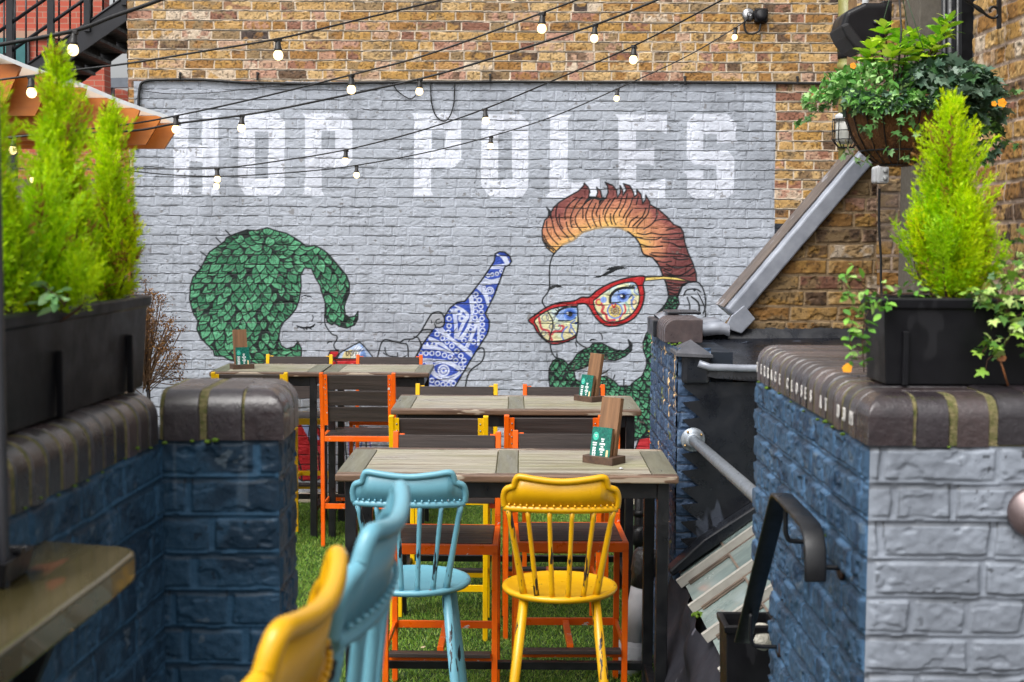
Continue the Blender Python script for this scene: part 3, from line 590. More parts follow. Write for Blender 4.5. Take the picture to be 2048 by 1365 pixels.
M_orange = pm('orange_enamel', (246, 108, 10), (236, 92, 8), 6, .38, chip=(214, 208, 204), chip_at=.675, chip_scale=17, bs=.1, bd=.0006)
M_slat = pm('brown_composite_board', (66, 56, 52), (46, 39, 37), 26, .5, .16, bs=.7, bd=.0015, stretch=(.09, 1.6, 1.6), bscale=60)
M_bolt = pm('bolt_steel', (150, 150, 150), (110, 110, 112), 40, .3, metallic=1, bs=0)
M_lead = pm('old_lead', (156, 161, 172), (120, 125, 136), 7, .42, .15, metallic=.2, bs=.5, bd=.003, bscale=22, chip=(150, 126, 108), chip_at=.66, chip_scale=5)
M_darklead = pm('black_painted_lead', (17, 19, 25), (28, 31, 38), 5, .34, .16, bs=.5, bd=.006, bscale=9, chip=(66, 72, 84), chip_at=.66, chip_scale=5, chip_stretch=(1, 1, .3))
M_galv = pm('galvanised_steel', (158, 166, 174), (132, 140, 150), 30, .4, metallic=.55, bs=.15, bd=.0006)
M_pipe_olive = pm('olive_painted_pipe', (134, 132, 72), (112, 108, 56), 7, .5, bs=.3, chip=(60, 56, 40), chip_at=.74, chip_scale=9, chip_stretch=(1, 1, .5))
M_white = pm('white_plastic', (206, 208, 210), (188, 190, 192), 10, .45, bs=.1)
M_whitepaint = pm('flaking_white_paint', (232, 232, 234), (214, 214, 216), 12, .5, bs=.8, bd=.004, bscale=30, chip=(150, 142, 120), chip_at=.66, chip_scale=18, chip_stretch=(1, 1, .35))
M_concrete = pm('brown_render', (104, 98, 88), (88, 82, 74), 40, .85, bs=.5, bd=.002)
M_winframe = pm('dark_window_frame', (70, 74, 80), (56, 60, 66), 5, .4)
M_soil = pm('potting_soil', (52, 40, 30), (30, 24, 20), 40, .95, bs=1, bd=.01)
M_bark = pm('thin_bark', (92, 62, 44), (60, 42, 32), 30, .85, bs=.6)
M_leaf = colmat('leaf', .42, .1, .5, .15, .001, 120, .1, trans=.22)
M_lime = colmat('lime_foliage', .5, .1, .3, 0, trans=.5)
M_dry = colmat('dead_flower_heads', .85, .1, .3, 0)
M_coir = pm('coconut_coir', (128, 84, 46), (78, 48, 26), 45, .95, bs=1, bd=.012, bscale=90, stretch=(1, 1, .4))
M_card_green = pm('menu_card_print', (16, 116, 98), (8, 78, 72), 60, .3, bs=0)
M_card_white = pm('menu_card_lettering', (232, 238, 238), None, 10, .4, bs=0)
M_card_mint = pm('menu_card_roundel', (60, 184, 160), None, 10, .4, bs=0)
M_card_tan = pm('menu_card_panel', (222, 196, 150), None, 10, .4, bs=0)
M_holder = pm('holder_hardwood', (142, 104, 72), (106, 76, 52), 14, .55, bs=.35, bd=.001, stretch=(4, 4, .35))
M_holder_dark = pm('holder_base_wood', (96, 72, 56), (66, 50, 42), 16, .55, bs=.35, bd=.001, stretch=(.4, 3, 3))
M_orangewood = pm('orange_stained_plywood', (216, 132, 54), (180, 98, 38), 3.2, .45, bs=.2, bd=.001, stretch=(.6, 2, 2.4), chip=(84, 36, 14), chip_at=.69, chip_scale=3.2, chip_stretch=(.6, 1, 1.6))
M_cream = pm('cream_painted_board', (214, 206, 190), (200, 190, 172), 6, .6)
M_steelblack = pm('black_painted_steel', (24, 25, 30), (36, 37, 43), 4, .45, bs=.2)
M_letter = pm('white_painted_letter', (208, 204, 200), (186, 182, 178), 40, .6)
M_socket = pm('black_bulb_socket', (26, 24, 24), (34, 32, 32), 30, .5, bs=0)
M_moss = pm('moss', (96, 124, 24), (60, 88, 16), 60, .95, bs=1, bd=.01)

def tabletop_mat():
    m, nt, b = newmat('weathered_teak')
    g = noise(nt, 14, 6, .65, (.12, 2.2, 1)); c = ramp(nt, g, [(.30, s2l((84, 72, 60))), (.43, s2l((128, 118, 102))), (.55, s2l((166, 160, 144))), (.70, s2l((104, 92, 76)))])
    al = noise(nt, 2.6, 4, .6, (.5, 1.6, 1), loc=(7, 3, 0)); c = mix(nt, ramp(nt, al, [(.45, 0), (.7, .6)]), c, s2l((142, 142, 104)))
    nt.links.new(c, b.inputs['Base Color'])
    nt.links.new(ramp(nt, noise(nt, 5, 4, .6, (.4, 1, 1)), [(.35, .22), (.65, .55)]), b.inputs['Roughness']); bump(nt, b, g, .5, .0015); return m
M_teak = tabletop_mat()
M_teakdark = pm('wet_teak_edge', (120, 94, 74), (70, 52, 42), 20, .4, .15, bs=.7, bd=.002, stretch=(.12, 1.5, 1.5), chip=(160, 146, 128), chip_at=.6, chip_scale=12, chip_stretch=(.2, 1, 1))
M_ledgewood = pm('algae_covered_ledge', (40, 37, 12), (82, 74, 50), 5, .22, .10, bs=.4, bd=.001, stretch=(1.6, .3, 1), chip=(92, 62, 40), chip_at=.6, chip_scale=5, chip_stretch=(1, .4, 1), coat=.3)

# ------------------------------------------------------------------ sky, sun
w = bpy.data.worlds.new('World'); scene.world = w; w.use_nodes = True; nt = w.node_tree; nt.nodes.clear()
out = nt.nodes.new('ShaderNodeOutputWorld'); bg = nt.nodes.new('ShaderNodeBackground'); sky = nt.nodes.new('ShaderNodeTexSky'); sky.sky_type = 'NISHITA'
SUN_EL, SUN_AZ = R(56), R(218)     # azimuth clockwise from +Y: behind the camera, to the left
sky.sun_disc = False; sky.sun_elevation = SUN_EL; sky.sun_rotation = SUN_AZ; sky.air_density = 1.0; sky.dust_density = 6; sky.ozone_density = 1
hs = nt.nodes.new('ShaderNodeHueSaturation'); hs.inputs['Saturation'].default_value = .12; hs.inputs['Value'].default_value = 1.2
nt.links.new(sky.outputs[0], hs.inputs['Color']); nt.links.new(hs.outputs[0], bg.inputs[0]); bg.inputs[1].default_value = .15; nt.links.new(bg.outputs[0], out.inputs[0])
sl_ = bpy.data.lights.new('sun', 'SUN'); sl_.energy = 1.25; sl_.angle = R(40); sl_.color = (1, .97, .92)
so = bpy.data.objects.new('sun', sl_); col.objects.link(so)
sd = Vector((math.sin(SUN_AZ)*math.cos(SUN_EL), math.cos(SUN_AZ)*math.cos(SUN_EL), math.sin(SUN_EL)))
so.rotation_euler = sd.to_track_quat('Z', 'Y').to_euler(); so.location = (0, 0, 12)
scene.view_settings.view_transform = 'Standard'; scene.view_settings.look = 'None'; scene.view_settings.gamma = 1; scene.view_settings.exposure = EXPOSURE

# ------------------------------------------------------------------ ground
def flat(name, x0, y0, x1, y1, z, m, kind='structure'):
    b = MB(); b.add([(x0, y0, z), (x1, y0, z), (x1, y1, z), (x0, y1, z)], [(0, 1, 2, 3)]); return tag(b.build(name, m), kind=kind)
flat('ground', -60, -40, 60, 90, -.02, pm('dark_paving', (70, 66, 60), (54, 52, 48), 6, .8, bs=.4))
flat('turf_base', -4.5, 2.4, 1.0, YW, -.004, pm('turf_backing', (30, 52, 16), (22, 40, 12), 30, .9, bs=.5))
def turf():
    def patch(n, x0, x1, y0, y1, Lm):
        x = rng.uniform(x0, x1, n); y = rng.uniform(y0, y1, n); z = np.zeros(n)
        a = rng.uniform(0, 2*np.pi, n); L = rng.uniform(.7, 1.2, n)*Lm; W = .0019; le = rng.uniform(.35, 1.2, n); la = rng.uniform(0, 2*np.pi, n)
        p = np.stack([x, y, z], -1); ax = np.stack([np.cos(a), np.sin(a), 0*a], -1)*W
        tip = p+np.stack([np.cos(la)*np.sin(le)*L, np.sin(la)*np.sin(le)*L, np.cos(le)*L], -1)
        base = np.array([s2l((124, 162, 50)), s2l((96, 140, 42)), s2l((154, 178, 82)), s2l((72, 114, 34))])[rng.integers(0, 4, n)]
        return np.stack([p-ax, p+ax, tip+ax*.35, tip-ax*.35], 1).reshape(-1, 3), np.repeat(base, 4, 0)
    A = patch(170000, -1.9, .78, 6.2, 10.8, .021); B_ = patch(26000, -4.4, -1.9, 4, 10.8, .03); C_ = patch(16000, -1.9, .7, 3.4, 6.2, .03)
    co = np.concatenate([A[0], B_[0], C_[0]]); c = np.concatenate([A[1], B_[1], C_[1]])
    me = meshnp('artificial_grass', co, np.arange(len(co)).reshape(-1, 4), 4, c)
    tag(link('artificial_grass', me, colmat('turf_blades', .5, .1, .4, 0, trans=.2)), 'short bright green artificial grass covering the terrace floor', 'artificial grass', kind='stuff')
turf()

# ------------------------------------------------------------------ the mural wall
root = empty('mural_wall', (0, YW, 0), label='long brick wall painted grey with HOP POLES lettering and a bearded man, bottle and leaf-haired woman', cat='wall')
s1 = sheet((-2.95, YW, 0), (1, 0, 0), (0, 0, 1), 5.95, 4.5, .0055, .0037, mural_fn, 1, u_off=-2.95)
join_sheets('painted_brickwork', [s1], M_mural, root)
b = MB(); b.box((.025, YW+.17, 2.25), (5.93, .30, 4.5)); b.build('wall_core', M_brick_plain := pm('plain_stock_brick', (150, 118, 76), (128, 98, 64), 12, .85, bs=.6), root, world=True)
s = sheet((-2.952, YW+.32, 0), (0, -1, 0), (0, 0, 1), .32, 4.5, .006, .005, stockfn(4), 4)
join_sheets('return_brickwork', [s], M_brick, root)
b = MB(); b.box((-.9, YW-.045, .035), (4.1, .09, .07)); b.build('plinth', pm('pale_plinth', (206, 196, 176), (178, 168, 150), 8, .7, bs=.4), root, bevel=.01, world=True)

# cable clipped along the wall, loops, sockets
def cable(name, pts, r, label, cat, m=M_cable, group=None, n=8):
    pts = [Vector(p) for p in pts]; P = curve([tuple(p) for p in pts], False, 6) if len(pts) > 2 else pts
    return tag(MB().tube(P, r, n).build(name, m), label, cat, group)
ym = YW-.02
cable('wall_cable', [at(x, y, ym) for x, y in ((272, 300), (276, 240), (279, 180), (290, 163), (330, 160), (400, 160), (480, 165), (560, 167), (620, 168), (700, 166), (800, 165), (900, 165), (1000, 164), (1150, 165), (1300, 165), (1500, 166), (1700, 168), (1720, 168))], .011, 'thick black cable clipped along the wall above the grey paint', 'cable')
cable('drooping_wire', [at(x, y, ym) for x, y in ((278, 181), (340, 188), (420, 186), (500, 178), (560, 172), (640, 168))], .003, 'thin slack wire drooping below the cable over the letter H', 'wire')
cable('wire_loop', [at(x, y, ym) for x, y in ((785, 168), (798, 185), (820, 198), (832, 190), (838, 172))], .004, 'small black wire loop hanging left of the big loop', 'wire')
cable('wire_loop', [at(x, y, ym) for x, y in ((861, 168), (863, 205), (872, 232), (888, 243), (900, 232), (908, 205), (909, 168))], .005, 'large U-shaped black wire loop hanging above the letter P of POLES', 'wire')
cable('ear_wire', [at(x, y, ym) for x, y in ((1395, 585), (1403, 600), (1409, 615), (1411, 632), (1408, 650))], .004, 'short black wire on the wall behind the pier top', 'wire')
for i, (x, y, lb) in enumerate(((515, 155, 'cable clip above the letter O of HOP'), (980, 158, 'cable clip above the letter O of POLES'), (1370, 163, 'cable clip above the letter S'), (1595, 163, 'cable clip near the olive drainpipe'), (360, 155, 'cable clip above the letter H'))):
    p = at(x, y, ym); q = MB(); q.box(p+Vector((0, -.004, 0)), (.012, .03, .05)); q.box(p+Vector((0, .008, .03)), (.02, .012, .02)); tag(q.build('cable_clip', M_cable, bevel=.003), 'small black '+lb, 'clip', 'clips holding the wall cable')
r_ = empty('anchor_plate', at(1497, 30, YW), label='round steel eye plate anchoring a light string beside the black junction box', cat='anchor plate')
q = MB(); p = at(1497, 30, YW-.012); q.lathe([(.0, -.006), (.045, -.006), (.05, 0), (.045, .004), (0, .006)], p, 24, mat=Matrix.Rotation(R(90), 3, 'X')); q.build('plate', M_bolt, r_, world=True)
q = MB(); q.tube([p+Vector((.016*math.cos(a), -.035, .016*math.sin(a))) for a in [k*math.pi/6 for k in range(13)]], .005, 6); q.tube([p, p+Vector((0, -.02, -.012))], .006, 6); q.build('eye', M_bolt, r_, world=True)
r_ = empty('junction_box', at(1522, 32, YW), label='round black junction box with a curled cable under it', cat='junction box')
q = MB(); p = at(1522, 32, YW-.03); q.box(p, (.10, .06, .11)); q.build('back_box', M_plastic, r_, bevel=.015, seg=3, world=True); q = MB(); q.lathe([(0, -.03), (.04, -.03), (.048, -.02), (.05, .03)], p+Vector((0, -.01, 0)), 20, mat=Matrix.Rotation(R(-90), 3, 'X')); q.build('lid', M_plastic, r_, world=True)
q = MB(); q.tube([at(x, y, YW-.04) for x, y in curve([(1521, 48), (1518, 62), (1506, 68), (1494, 66), (1489, 55), (1490, 42), (1496, 34)])], .008, 8); q.build('cable_tail', M_cable, r_, world=True)

# ------------------------------------------------------------------ front walls (blue / grey), with bull-nosed coping
HW = 1.698; HT = 1.795
CB = np.array([s2l(c) for c in [(58, 48, 49), (44, 37, 41), (68, 56, 56), (38, 33, 37), (60, 50, 49)]])
def nosed_brick(c, L, Wd, H, ax, r=.045, n=5, both=False):
    """a bull-nosed coping brick: length L away from the face along -ax.. returns verts, faces; face at c, width Wd across"""
    prof = [(0, 0), (0, H-r)]+[(r-r*math.cos(a), H-r+r*math.sin(a)) for a in [math.pi/2*k/n for k in range(1, n+1)]]
    if both: prof += [(L-r+r*math.sin(a), H-r+r*math.cos(a)) for a in [math.pi/2*k/n for k in range(0, n+1)]]+[(L, 0)]
    else: prof += [(L, H), (L, 0)]
    return prof
def coping(name_parent, runs, mats_name='coping'):
    co = []; fs = []; cl = []; mo = MB()
    for (o, inward, along, length, L, both, bw) in runs:
        o = Vector(o); inward = Vector(inward).normalized(); along = Vector(along).normalized(); n = max(1, round(length/bw)); bw_ = length/n
        H = HT-HW; prof = nosed_brick(None, L, bw_, H, None, both=both); k = len(prof)
        jm = .0058
        pr2 = [(a_+.003, b_*(H-.003)/H) for a_, b_ in nosed_brick(None, L-.006, bw_, H, None, both=both, r=.042)]
        mo.prism(pr2, o-along*0, inward, Vector((0, 0, 1)), (length-.001)*(1 if inward.cross(Vector((0, 0, 1))).dot(along) > 0 else -1), sm=False)
        for i in range(n):
            s0 = i*bw_+jm; s1_ = (i+1)*bw_-jm; z = random.uniform(-.003, .003); dI = random.uniform(-.0022, .0022); b0 = len(co); c = CB[random.randrange(5)]*random.uniform(.8, 1.2)
            e = .004
            cen = (L/2, H/2)
            rings = []
            for s_, ins in ((s0, e), (s0+e, 0), (s1_-e, 0), (s1_, e)):
                for a, b_ in prof:
                    aa = a+(e if a < L*.5 else -e)*(ins > 0); bb = b_-(e if b_ > H*.5 and ins > 0 else 0)
                    co.append(tuple(o+inward*(aa+dI)+along*s_+Vector((0, 0, bb+z)))); cl.append(c)
            for r0 in range(3):
                for j in range(k):
                    a0 = b0+r0*k+j; a1 = b0+r0*k+(j+1) % k; fs.append((a0, a1, a1+k, a0+k))
            fs.append(tuple(range(b0, b0+k))[::-1]); fs.append(tuple(range(b0+3*k, b0+4*k)))
    me = bpy.data.meshes.new('coping'); me.from_pydata(co, [], fs); a = me.color_attributes.new('Col', 'FLOAT_COLOR', 'POINT')
    cc = np.ones((len(co), 4), np.float32); cc[:, :3] = np.array(cl); a.data.foreach_set('color', cc.ravel())
    bm = bmesh.new(); bm.from_mesh(me); bmesh.ops.recalc_face_normals(bm, faces=bm.faces); bm.to_mesh(me); bm.free()
    me.polygons.foreach_set('use_smooth', [True]*len(me.polygons)); me.update()
    try: me.set_sharp_from_angle(angle=R(38))
    except Exception: pass
    link('coping', me, M_coping, name_parent); mo.build('coping_mortar', M_mortar, name_parent, world=True)

def corner_nose(parent, x0, x1, y0, y1, side):
    """mitred corner of the bull-nosed coping: rounds towards -y and towards side*x"""
    n = 14; r = .045; H = HT-HW; P = []
    f = lambda d: H if d >= r else H-r+math.sqrt(max(0, r*r-(r-d)**2))
    ts = [0, 0]+[1-math.cos(k/(n-2)*math.pi/2) for k in range(1, n)]
    for j in range(n+1):
        for i in range(n+1):
            a = (x1-x0)*ts[i]; b2 = (y1-y0)*ts[j]; x = x1-a if side > 0 else x0+a; z = f(min(a, b2))
            if i == 0 or j == 0: z = 0
            P.append((x, y0+b2, HW+z))
    q = MB(); fs = [(j*(n+1)+i, j*(n+1)+i+1, (j+1)*(n+1)+i+1, (j+1)*(n+1)+i) for j in range(n) for i in range(n)]
    if side > 0: fs = [g[::-1] for g in fs]
    q.add(P, fs, True); e = [(x1 if side > 0 else x0, y0), (x0 if side > 0 else x1, y0)]
    o = q.build('corner_brick', pm('corner_engineering_brick', (56, 46, 48), (42, 36, 39), 20, .34, bs=.9, bd=.004, bscale=40, coat=.35), parent, world=True)
    q = MB(); q.box(((x0+x1)/2, (y0+y1)/2, HW+.022), (x1-x0-.01, y1-y0-.01, .042)); q.build('corner_bed', M_mortar, parent, world=True)
# left: wall running back beside the ledge, then a pier turned to face the steps
XA = -.679; tanL = .045
def xl(y): return XA-tanL*(2.70-y)
LW = empty('blue_wall', (-.8, 2.7, 0), label='dark navy painted brick wall and pier on the left, capped with rounded grey bricks', cat='wall')
dl = Vector((tanL, 1, 0)).normalized()
NAVY = (44, 74, 98)
f1 = paintfn(NAVY, 21, .25, .006, .003, .6, .8, wet=(22, 42, 60), jointlight=1.5, jw=.0078); f2 = paintfn(NAVY, 22, .25, .005, .003, .6, .6, wet=(20, 38, 54), jointlight=1.4, jw=.0078)
Y0 = .9
sA = sheet((xl(Y0), Y0, .2), (dl.x, dl.y, 0), (0, 0, 1), (2.70-Y0)/dl.y, HW-.2, .004, .0031, f1, 21, fade=(0, 1), v_off=.2-HW+.0743*40)
sB = sheet((XA, 2.70, .2), (1, 0, 0), (0, 0, 1), .226, HW-.2, .0032, .0028, f2, 22, fade=(0, 1), v_off=.2-HW+.0743*40)
sC = sheet((XA+.226, 2.70, .2), (0, 1, 0), (0, 0, 1), .20, HW-.2, .0035, .0031, f2, 23, fade=(1, 0), v_off=.2-HW+.0743*40)
join_sheets('painted_brickwork', [sA, sB, sC], M_bluebrick, LW)
b = MB(); b.prism([(xl(Y0)-.23, Y0), (xl(Y0)-.012, Y0), (XA-.012, 2.712), (XA+.214, 2.712), (XA+.214, 2.895), (XA-.22, 2.895)], (0, 0, 0), (1, 0, 0), (0, 1, 0), HW-.002); b.build('wall_core', M_darkcore := pm('navy_core', (16, 28, 42), None, 5, .7), LW, world=True)
coping(LW, [((xl(Y0)+.006, Y0, HW), (-1, tanL, 0), dl, (2.66-Y0)/dl.y, .24, False, .064),
            ((XA-.004, 2.694, HW), (0, 1, 0), (1, 0, 0), .168, .24, False, .078),
            ((XA+.237, 2.766, HW), (-1, 0, 0), (0, 1, 0), .14, .085, False, .06)])
corner_nose(LW, XA+.170, XA+.237, 2.694, 2.760, 1)
# moss tufts on the joints
def mosses(parent, pts):
    q = MB()
    for p, r in pts: q.lathe([(r*.3, -r*.5), (r, -r*.2), (r*.9, r*.3), (r*.4, r*.6)], p, 8)
    q.build('moss', M_moss, parent, world=True)
mosses(LW, [((xl(y_)+.008, y_, HW+random.uniform(-.004, .012)), random.uniform(.003, .007)) for y_ in (2.0, 2.06, 2.13, 2.2, 2.26, 2.33, 2.45, 2.52, 2.6)]+[((XA+.09, 2.69, HW-.003), .007), ((XA+.105, 2.69, HW), .008), ((XA+.06, 2.69, HW-.002), .005), ((XA+.012, 2.67, HW-.003), .006)])

# right: return wall (blue side, grey front)
XR = .690; YR = 2.67; YE = 3.90
RW = empty('painted_brick_wall', (.9, YR, 0), label='brick wall on the right, pale grey front and blue side, with closing time lettered on its coping', cat='wall')
bluefn = paintfn((60, 86, 112), 31, .2, .010, .003, .7, .9, wet=(36, 56, 80), jointlight=2.0, jw=.0085)
sA = sheet((XR, YE, 1.19), (0, -1, 0), (0, 0, 1), YE-YR, HW-1.19, .0036, .0031, bluefn, 31, fade=(0, 1), v_off=1.19-HW+.0743*40)
sA2 = sheet((XR, 3.62, .2), (0, -1, 0), (0, 0, 1), 3.62-YR, .99, .0036, .0031, bluefn, 31, fade=(0, 1), v_off=.2-HW+.0743*40, u_off=YE-3.62)
sB = sheet((XR, YR, .2), (1, 0, 0), (0, 0, 1), 1.4, HW-.2, .0036, .0031, paintfn((140, 147, 158), 32, .06, .006, .003, .6, .6, jointlight=1.04, jw=.008), 32, fade=(1, 0), v_off=.2-HW+.0743*40)
join_sheets('painted_brickwork', [sA, sA2], M_bluebrick, RW); join_sheets('grey_brickwork', [sB], M_greybrick, RW)
b = MB(); b.prism([(XR+.012, YR+.012), (2.09, YR+.012), (2.09, YR+.23), (XR+.23, YR+.23), (XR+.23, 3.618), (XR+.012, 3.618)], (0, 0, 0), (1, 0, 0), (0, 1, 0), HW-.002); b.box((XR+.121, 3.76, 1.4425), (.218, .276, .505)); b.build('wall_core', M_darkcore, RW, world=True)
coping(RW, [((XR-.006, YR+.085, HW), (1, 0, 0), (0, 1, 0), YE-YR-.085, .24, False, .066), ((XR+.08, YR-.006, HW), (0, 1, 0), (1, 0, 0), 1.32, .24, False, .078)])
corner_nose(RW, XR-.006, XR+.070, YR-.006, YR+.074, -1)
mosses(RW, [((XR-.008, y, HW-.004+random.uniform(-.004, .004)), random.uniform(.004, .008)) for y in (2.95, 3.02, 3.1, 3.25, 3.4, 3.55, 3.72, 3.85, 2.86)]+[((XR+.15+.078*i, YR-.006, HW-.002), .004) for i in range(0, 16, 2)]+[((XR-.004, 3.0, 1.45), .006), ((XR-.01, 2.75, 1.16), .007)])
def text_mesh(body, size, ext=.001, bold=0.0):
    cu = bpy.data.curves.new('t', 'FONT'); cu.body = body; cu.size = size; cu.extrude = ext; cu.offset = bold; cu.align_x = 'CENTER'; cu.align_y = 'CENTER'; cu.resolution_u = 3
    o = bpy.data.objects.new('t', cu); col.objects.link(o); dg = bpy.context.evaluated_depsgraph_get(); dg.update()
    me = o.evaluated_get(dg).to_mesh(); vs = [v.co.copy() for v in me.vertices]; fs = [list(p.vertices) for p in me.polygons]
    o.evaluated_get(dg).to_mesh_clear(); bpy.data.objects.remove(o); bpy.data.curves.remove(cu); return vs, fs
q = MB()
for ch, px in (('T', 1523), ('E', 1531), ('R', 1538), ('R', 1545), ('A', 1552), ('C', 1560), ('E', 1569), ('C', 1585), ('L', 1594), ('O', 1604), ('S', 1614), ('E', 1622), ('S', 1633), ('A', 1653), ('T', 1664), ('10', 1689), ('.30', 1701), ('PM', 1716)):
    Y = XR*FPX/(px-1024)*.997; vs, fs = text_mesh(ch, .038, .0012, .0006); sx = .62 if len(ch) == 1 else .5
    q.add([Vector((XR-.0105-v.z, Y-v.x*sx, HW+.036+v.y)) for v in vs], fs)
q.build('painted_letters', M_letter, RW, world=True)

# planter clip marks, upper floor and steps where the photographer stands
q = MB(); q.box((0, .9, .22), (5.5, 3.9, .44)); tag(q.build('upper_floor', pm('upper_paving', (84, 80, 76), (66, 64, 62), 8, .7, bs=.4)), kind='structure')
q = MB()
for i in range(2): q.box((0.12, 2.99+.28*i, (.29-.145*i)/2), (1.12, .28, .29-.145*i))
tag(q.build('terrace_steps', pm('step_concrete', (96, 92, 88), (78, 74, 70), 9, .8, bs=.4), bevel=.01), 'two low concrete steps down to the grass between the front walls', 'steps')
# ------------------------------------------------------------------ far pier, lead roof, skylight
FP = empty('blue_pier', (.8, 6.6, 0), label='short blue brick pier with chipped paint between the tables and the lead roof', cat='wall')
HP = 1.615; XP = .715
fb = paintfn((58, 78, 106), 41, .2, .006, .003, .8, 1.2, wet=(84, 106, 134), jointlight=1.25)
def fchip(U, V, P):
    c, h = fb(U, V, P); k = (sstep(.765, .775, fbm(U*1.8, V*.7, .09, 411, 3))*(V > .5))[..., None]
    c = c*(1-k)+np.array(s2l((214, 180, 132)))*k
    g = (sstep(.74, .8, fbm(U, V, .07, 415, 3)))[..., None]*.7; c = c*(1-g)+np.array(s2l((120, 128, 40)))*g
    return c, h
sA = sheet((XP, 7.12, 0), (0, -1, 0), (0, 0, 1), 1.12, HP, .005, .0037, fchip, 41)
sB = sheet((XP, 6.0, 0), (1, 0, 0), (0, 0, 1), .14, HP, .005, .0037, fb, 42)
join_sheets('painted_brickwork', [sA, sB], M_bluebrick, FP)
q = MB(); q.box((XP+.125, 6.56, HP/2-.01), (.226, 1.09, HP-.02)); q.build('wall_core', M_darkcore, FP, world=True)
def nosed(parent, x, y0, n, bw, z, H, L, m):
    q = MB(); r = .05
    prof = [(0, 0), (0, H-r)]+[(r-r*math.cos(a), H-r+r*math.sin(a)) for a in [math.pi/2*k/6 for k in range(1, 7)]]+[(L, H), (L, 0)]
    for i in range(n): q.prism(prof, (x+random.uniform(-.002, .002), y0+i*bw, z), (1, 0, 0), (0, 0, 1), -(bw-.012))
    q.build('coping', m, parent, bevel=.003, world=True)
M_copeplain = pm('brown_coping_brick', (86, 74, 74), (66, 58, 60), 25, .4, bs=.4, bd=.0015)
nosed(FP, XP-.03, 6.27, 6, .062, HP, .105, .17, M_copeplain)
q = MB()   # lead saddle over the far end
q.box((XP+.03, 6.78, HP+.04), (.15, .30, .08)); q.box((XP+.10, 6.72, HP+.115), (.16, .22, .012)); q.build('lead_saddle', M_darklead, FP, bevel=.02, seg=3, world=True)
q = MB()   # lead cap at the near end: block with a shallow pyramid
x0, x1, y0, y1 = XP+.008, XP+.13, 5.955, 6.19; z0, z1 = HP-.155, HP-.02
q.box(((x0+x1)/2+.006, (y0+y1)/2, (z0+z1)/2), (x1-x0, y1-y0, z1-z0)); q.build('lead_cap', M_darklead, FP, bevel=.02, seg=3, world=True)
q = MB(); a = (x0-.03, y0-.01, z1+.004); q.add([(x0-.022, y0-.012, z1+.002), (x1+.012, y0-.012, z1-.006), (x1+.012, y1, z1-.006), (x0-.022, y1, z1+.002), ((x0+x1)/2-.01, (y0+y1)/2-.02, z1+.052), (x0-.022, y0-.012, z1-.012), (x1+.012, y0-.012, z1-.018), (x1+.012, y1, z1-.018), (x0-.022, y1, z1-.012)], [(0, 1, 4), (1, 2, 4), (2, 3, 4), (3, 0, 4), (5, 6, 1, 0), (6, 7, 2, 1), (7, 8, 3, 2), (8, 5, 0, 3)]); q.build('cap_top', pm('weathered_lead_top', (92, 92, 98), (68, 70, 76), 14, .5, bs=.4), FP, world=True)
mosses(FP, [((XP-.02+.012*i, 6.16+random.uniform(-.02, .02), HP+random.uniform(-.004, .006)), random.uniform(.005, .012)) for i in range(9)])

# lead clad roof cheek with stepped flashing, roll and apron
LR = empty('lead_roof', (1.2, 6.0, 0), label='black lead covered roof side with saw-tooth flashing against the blue pier', cat='roof')
def lp(x, z): return (x, z)
yS = 5.975
teeth = [(XP+.012, 1.46)]
z = 1.462; 
for i in range(12):
    teeth += [(XP+.098, z-.0), (XP+.02, z-.006), (XP+.03, z-.02)] if False else []
poly = [(XP+.105, 1.47)]
z = 1.46
while z > .62:
    poly += [(XP+.018, z-.004), (XP+.028, z-.016), (XP+.096, z-.070)]; z -= .0743
poly += [(XP+.02, .60), (XP+.02, .50), (1.8, .50), (1.8, 1.47)]
q = MB(); q.prism(poly, (0, yS, 0), (1, 0, 0), (0, 0, 1), -.006); 
q.build('flashing_sheet', M_darklead, LR, world=True)
q = MB(); q.box((1.45, 6.1, 1.0), (.9, .22, .9)); q.build('cheek_core', M_darklead, LR, world=True)
q = MB(); q.tube([at(x, y, 5.955) for x, y in ((1397, 727), (1420, 735), (1480, 737), (1560, 738), (1700, 740))], .016, 12); q.build('lead_roll', M_lead, LR, world=True)
q = MB(); A = [at(x, y, Y) for x, y, Y in ((1398, 739, 5.962), (1700, 742, 5.962), (1700, 765, 5.955), (1500, 763, 5.955), (1430, 757, 5.955), (1398, 748, 5.955))]
q.add(A, [tuple(range(6))[::-1]]); q.add([p+Vector((0, .006, 0)) for p in A], [tuple(range(6))]); q.build('drip_edge', M_darklead, LR, world=True)
q = MB(); q.add([at(1388, 678, 6.66), at(1760, 676, 6.66), at(1760, 742, 5.98), at(1396, 738, 5.98), at(1388, 655, 6.7), at(1760, 655, 6.7)], [(0, 3, 2, 1), (4, 0, 1, 5)]); q.build('roof_apron', M_darklead, LR, world=True)
q = MB(); q.bar(at(1515, 745, 5.966), at(1513, 985, 5.966), .006, .006); q.bar(at(1390, 1052, 5.966), at(1440, 1085, 5.966), .006, .006); q.build('seam', M_darklead, LR, world=True)
q = MB()
for i, x in enumerate((1449, 1460, 1467, 1474, 1484, 1493, 1503, 1511)): q.bar(at(x, 760 if i % 3 else 757, 5.95), at(x, 754, 5.95), .006, .004)
q.build('lead_dressing_marks', M_cable, LR, world=True)
q = MB(); q.prism([(0, 0), (.10, .02), (.14, -.06), (.05, -.11), (-.01, -.05)], at(1735, 700, 6.5), (1, 0, 0), (0, 0, 1), -.02); q.build('lead_tab', M_lead, LR, world=True)

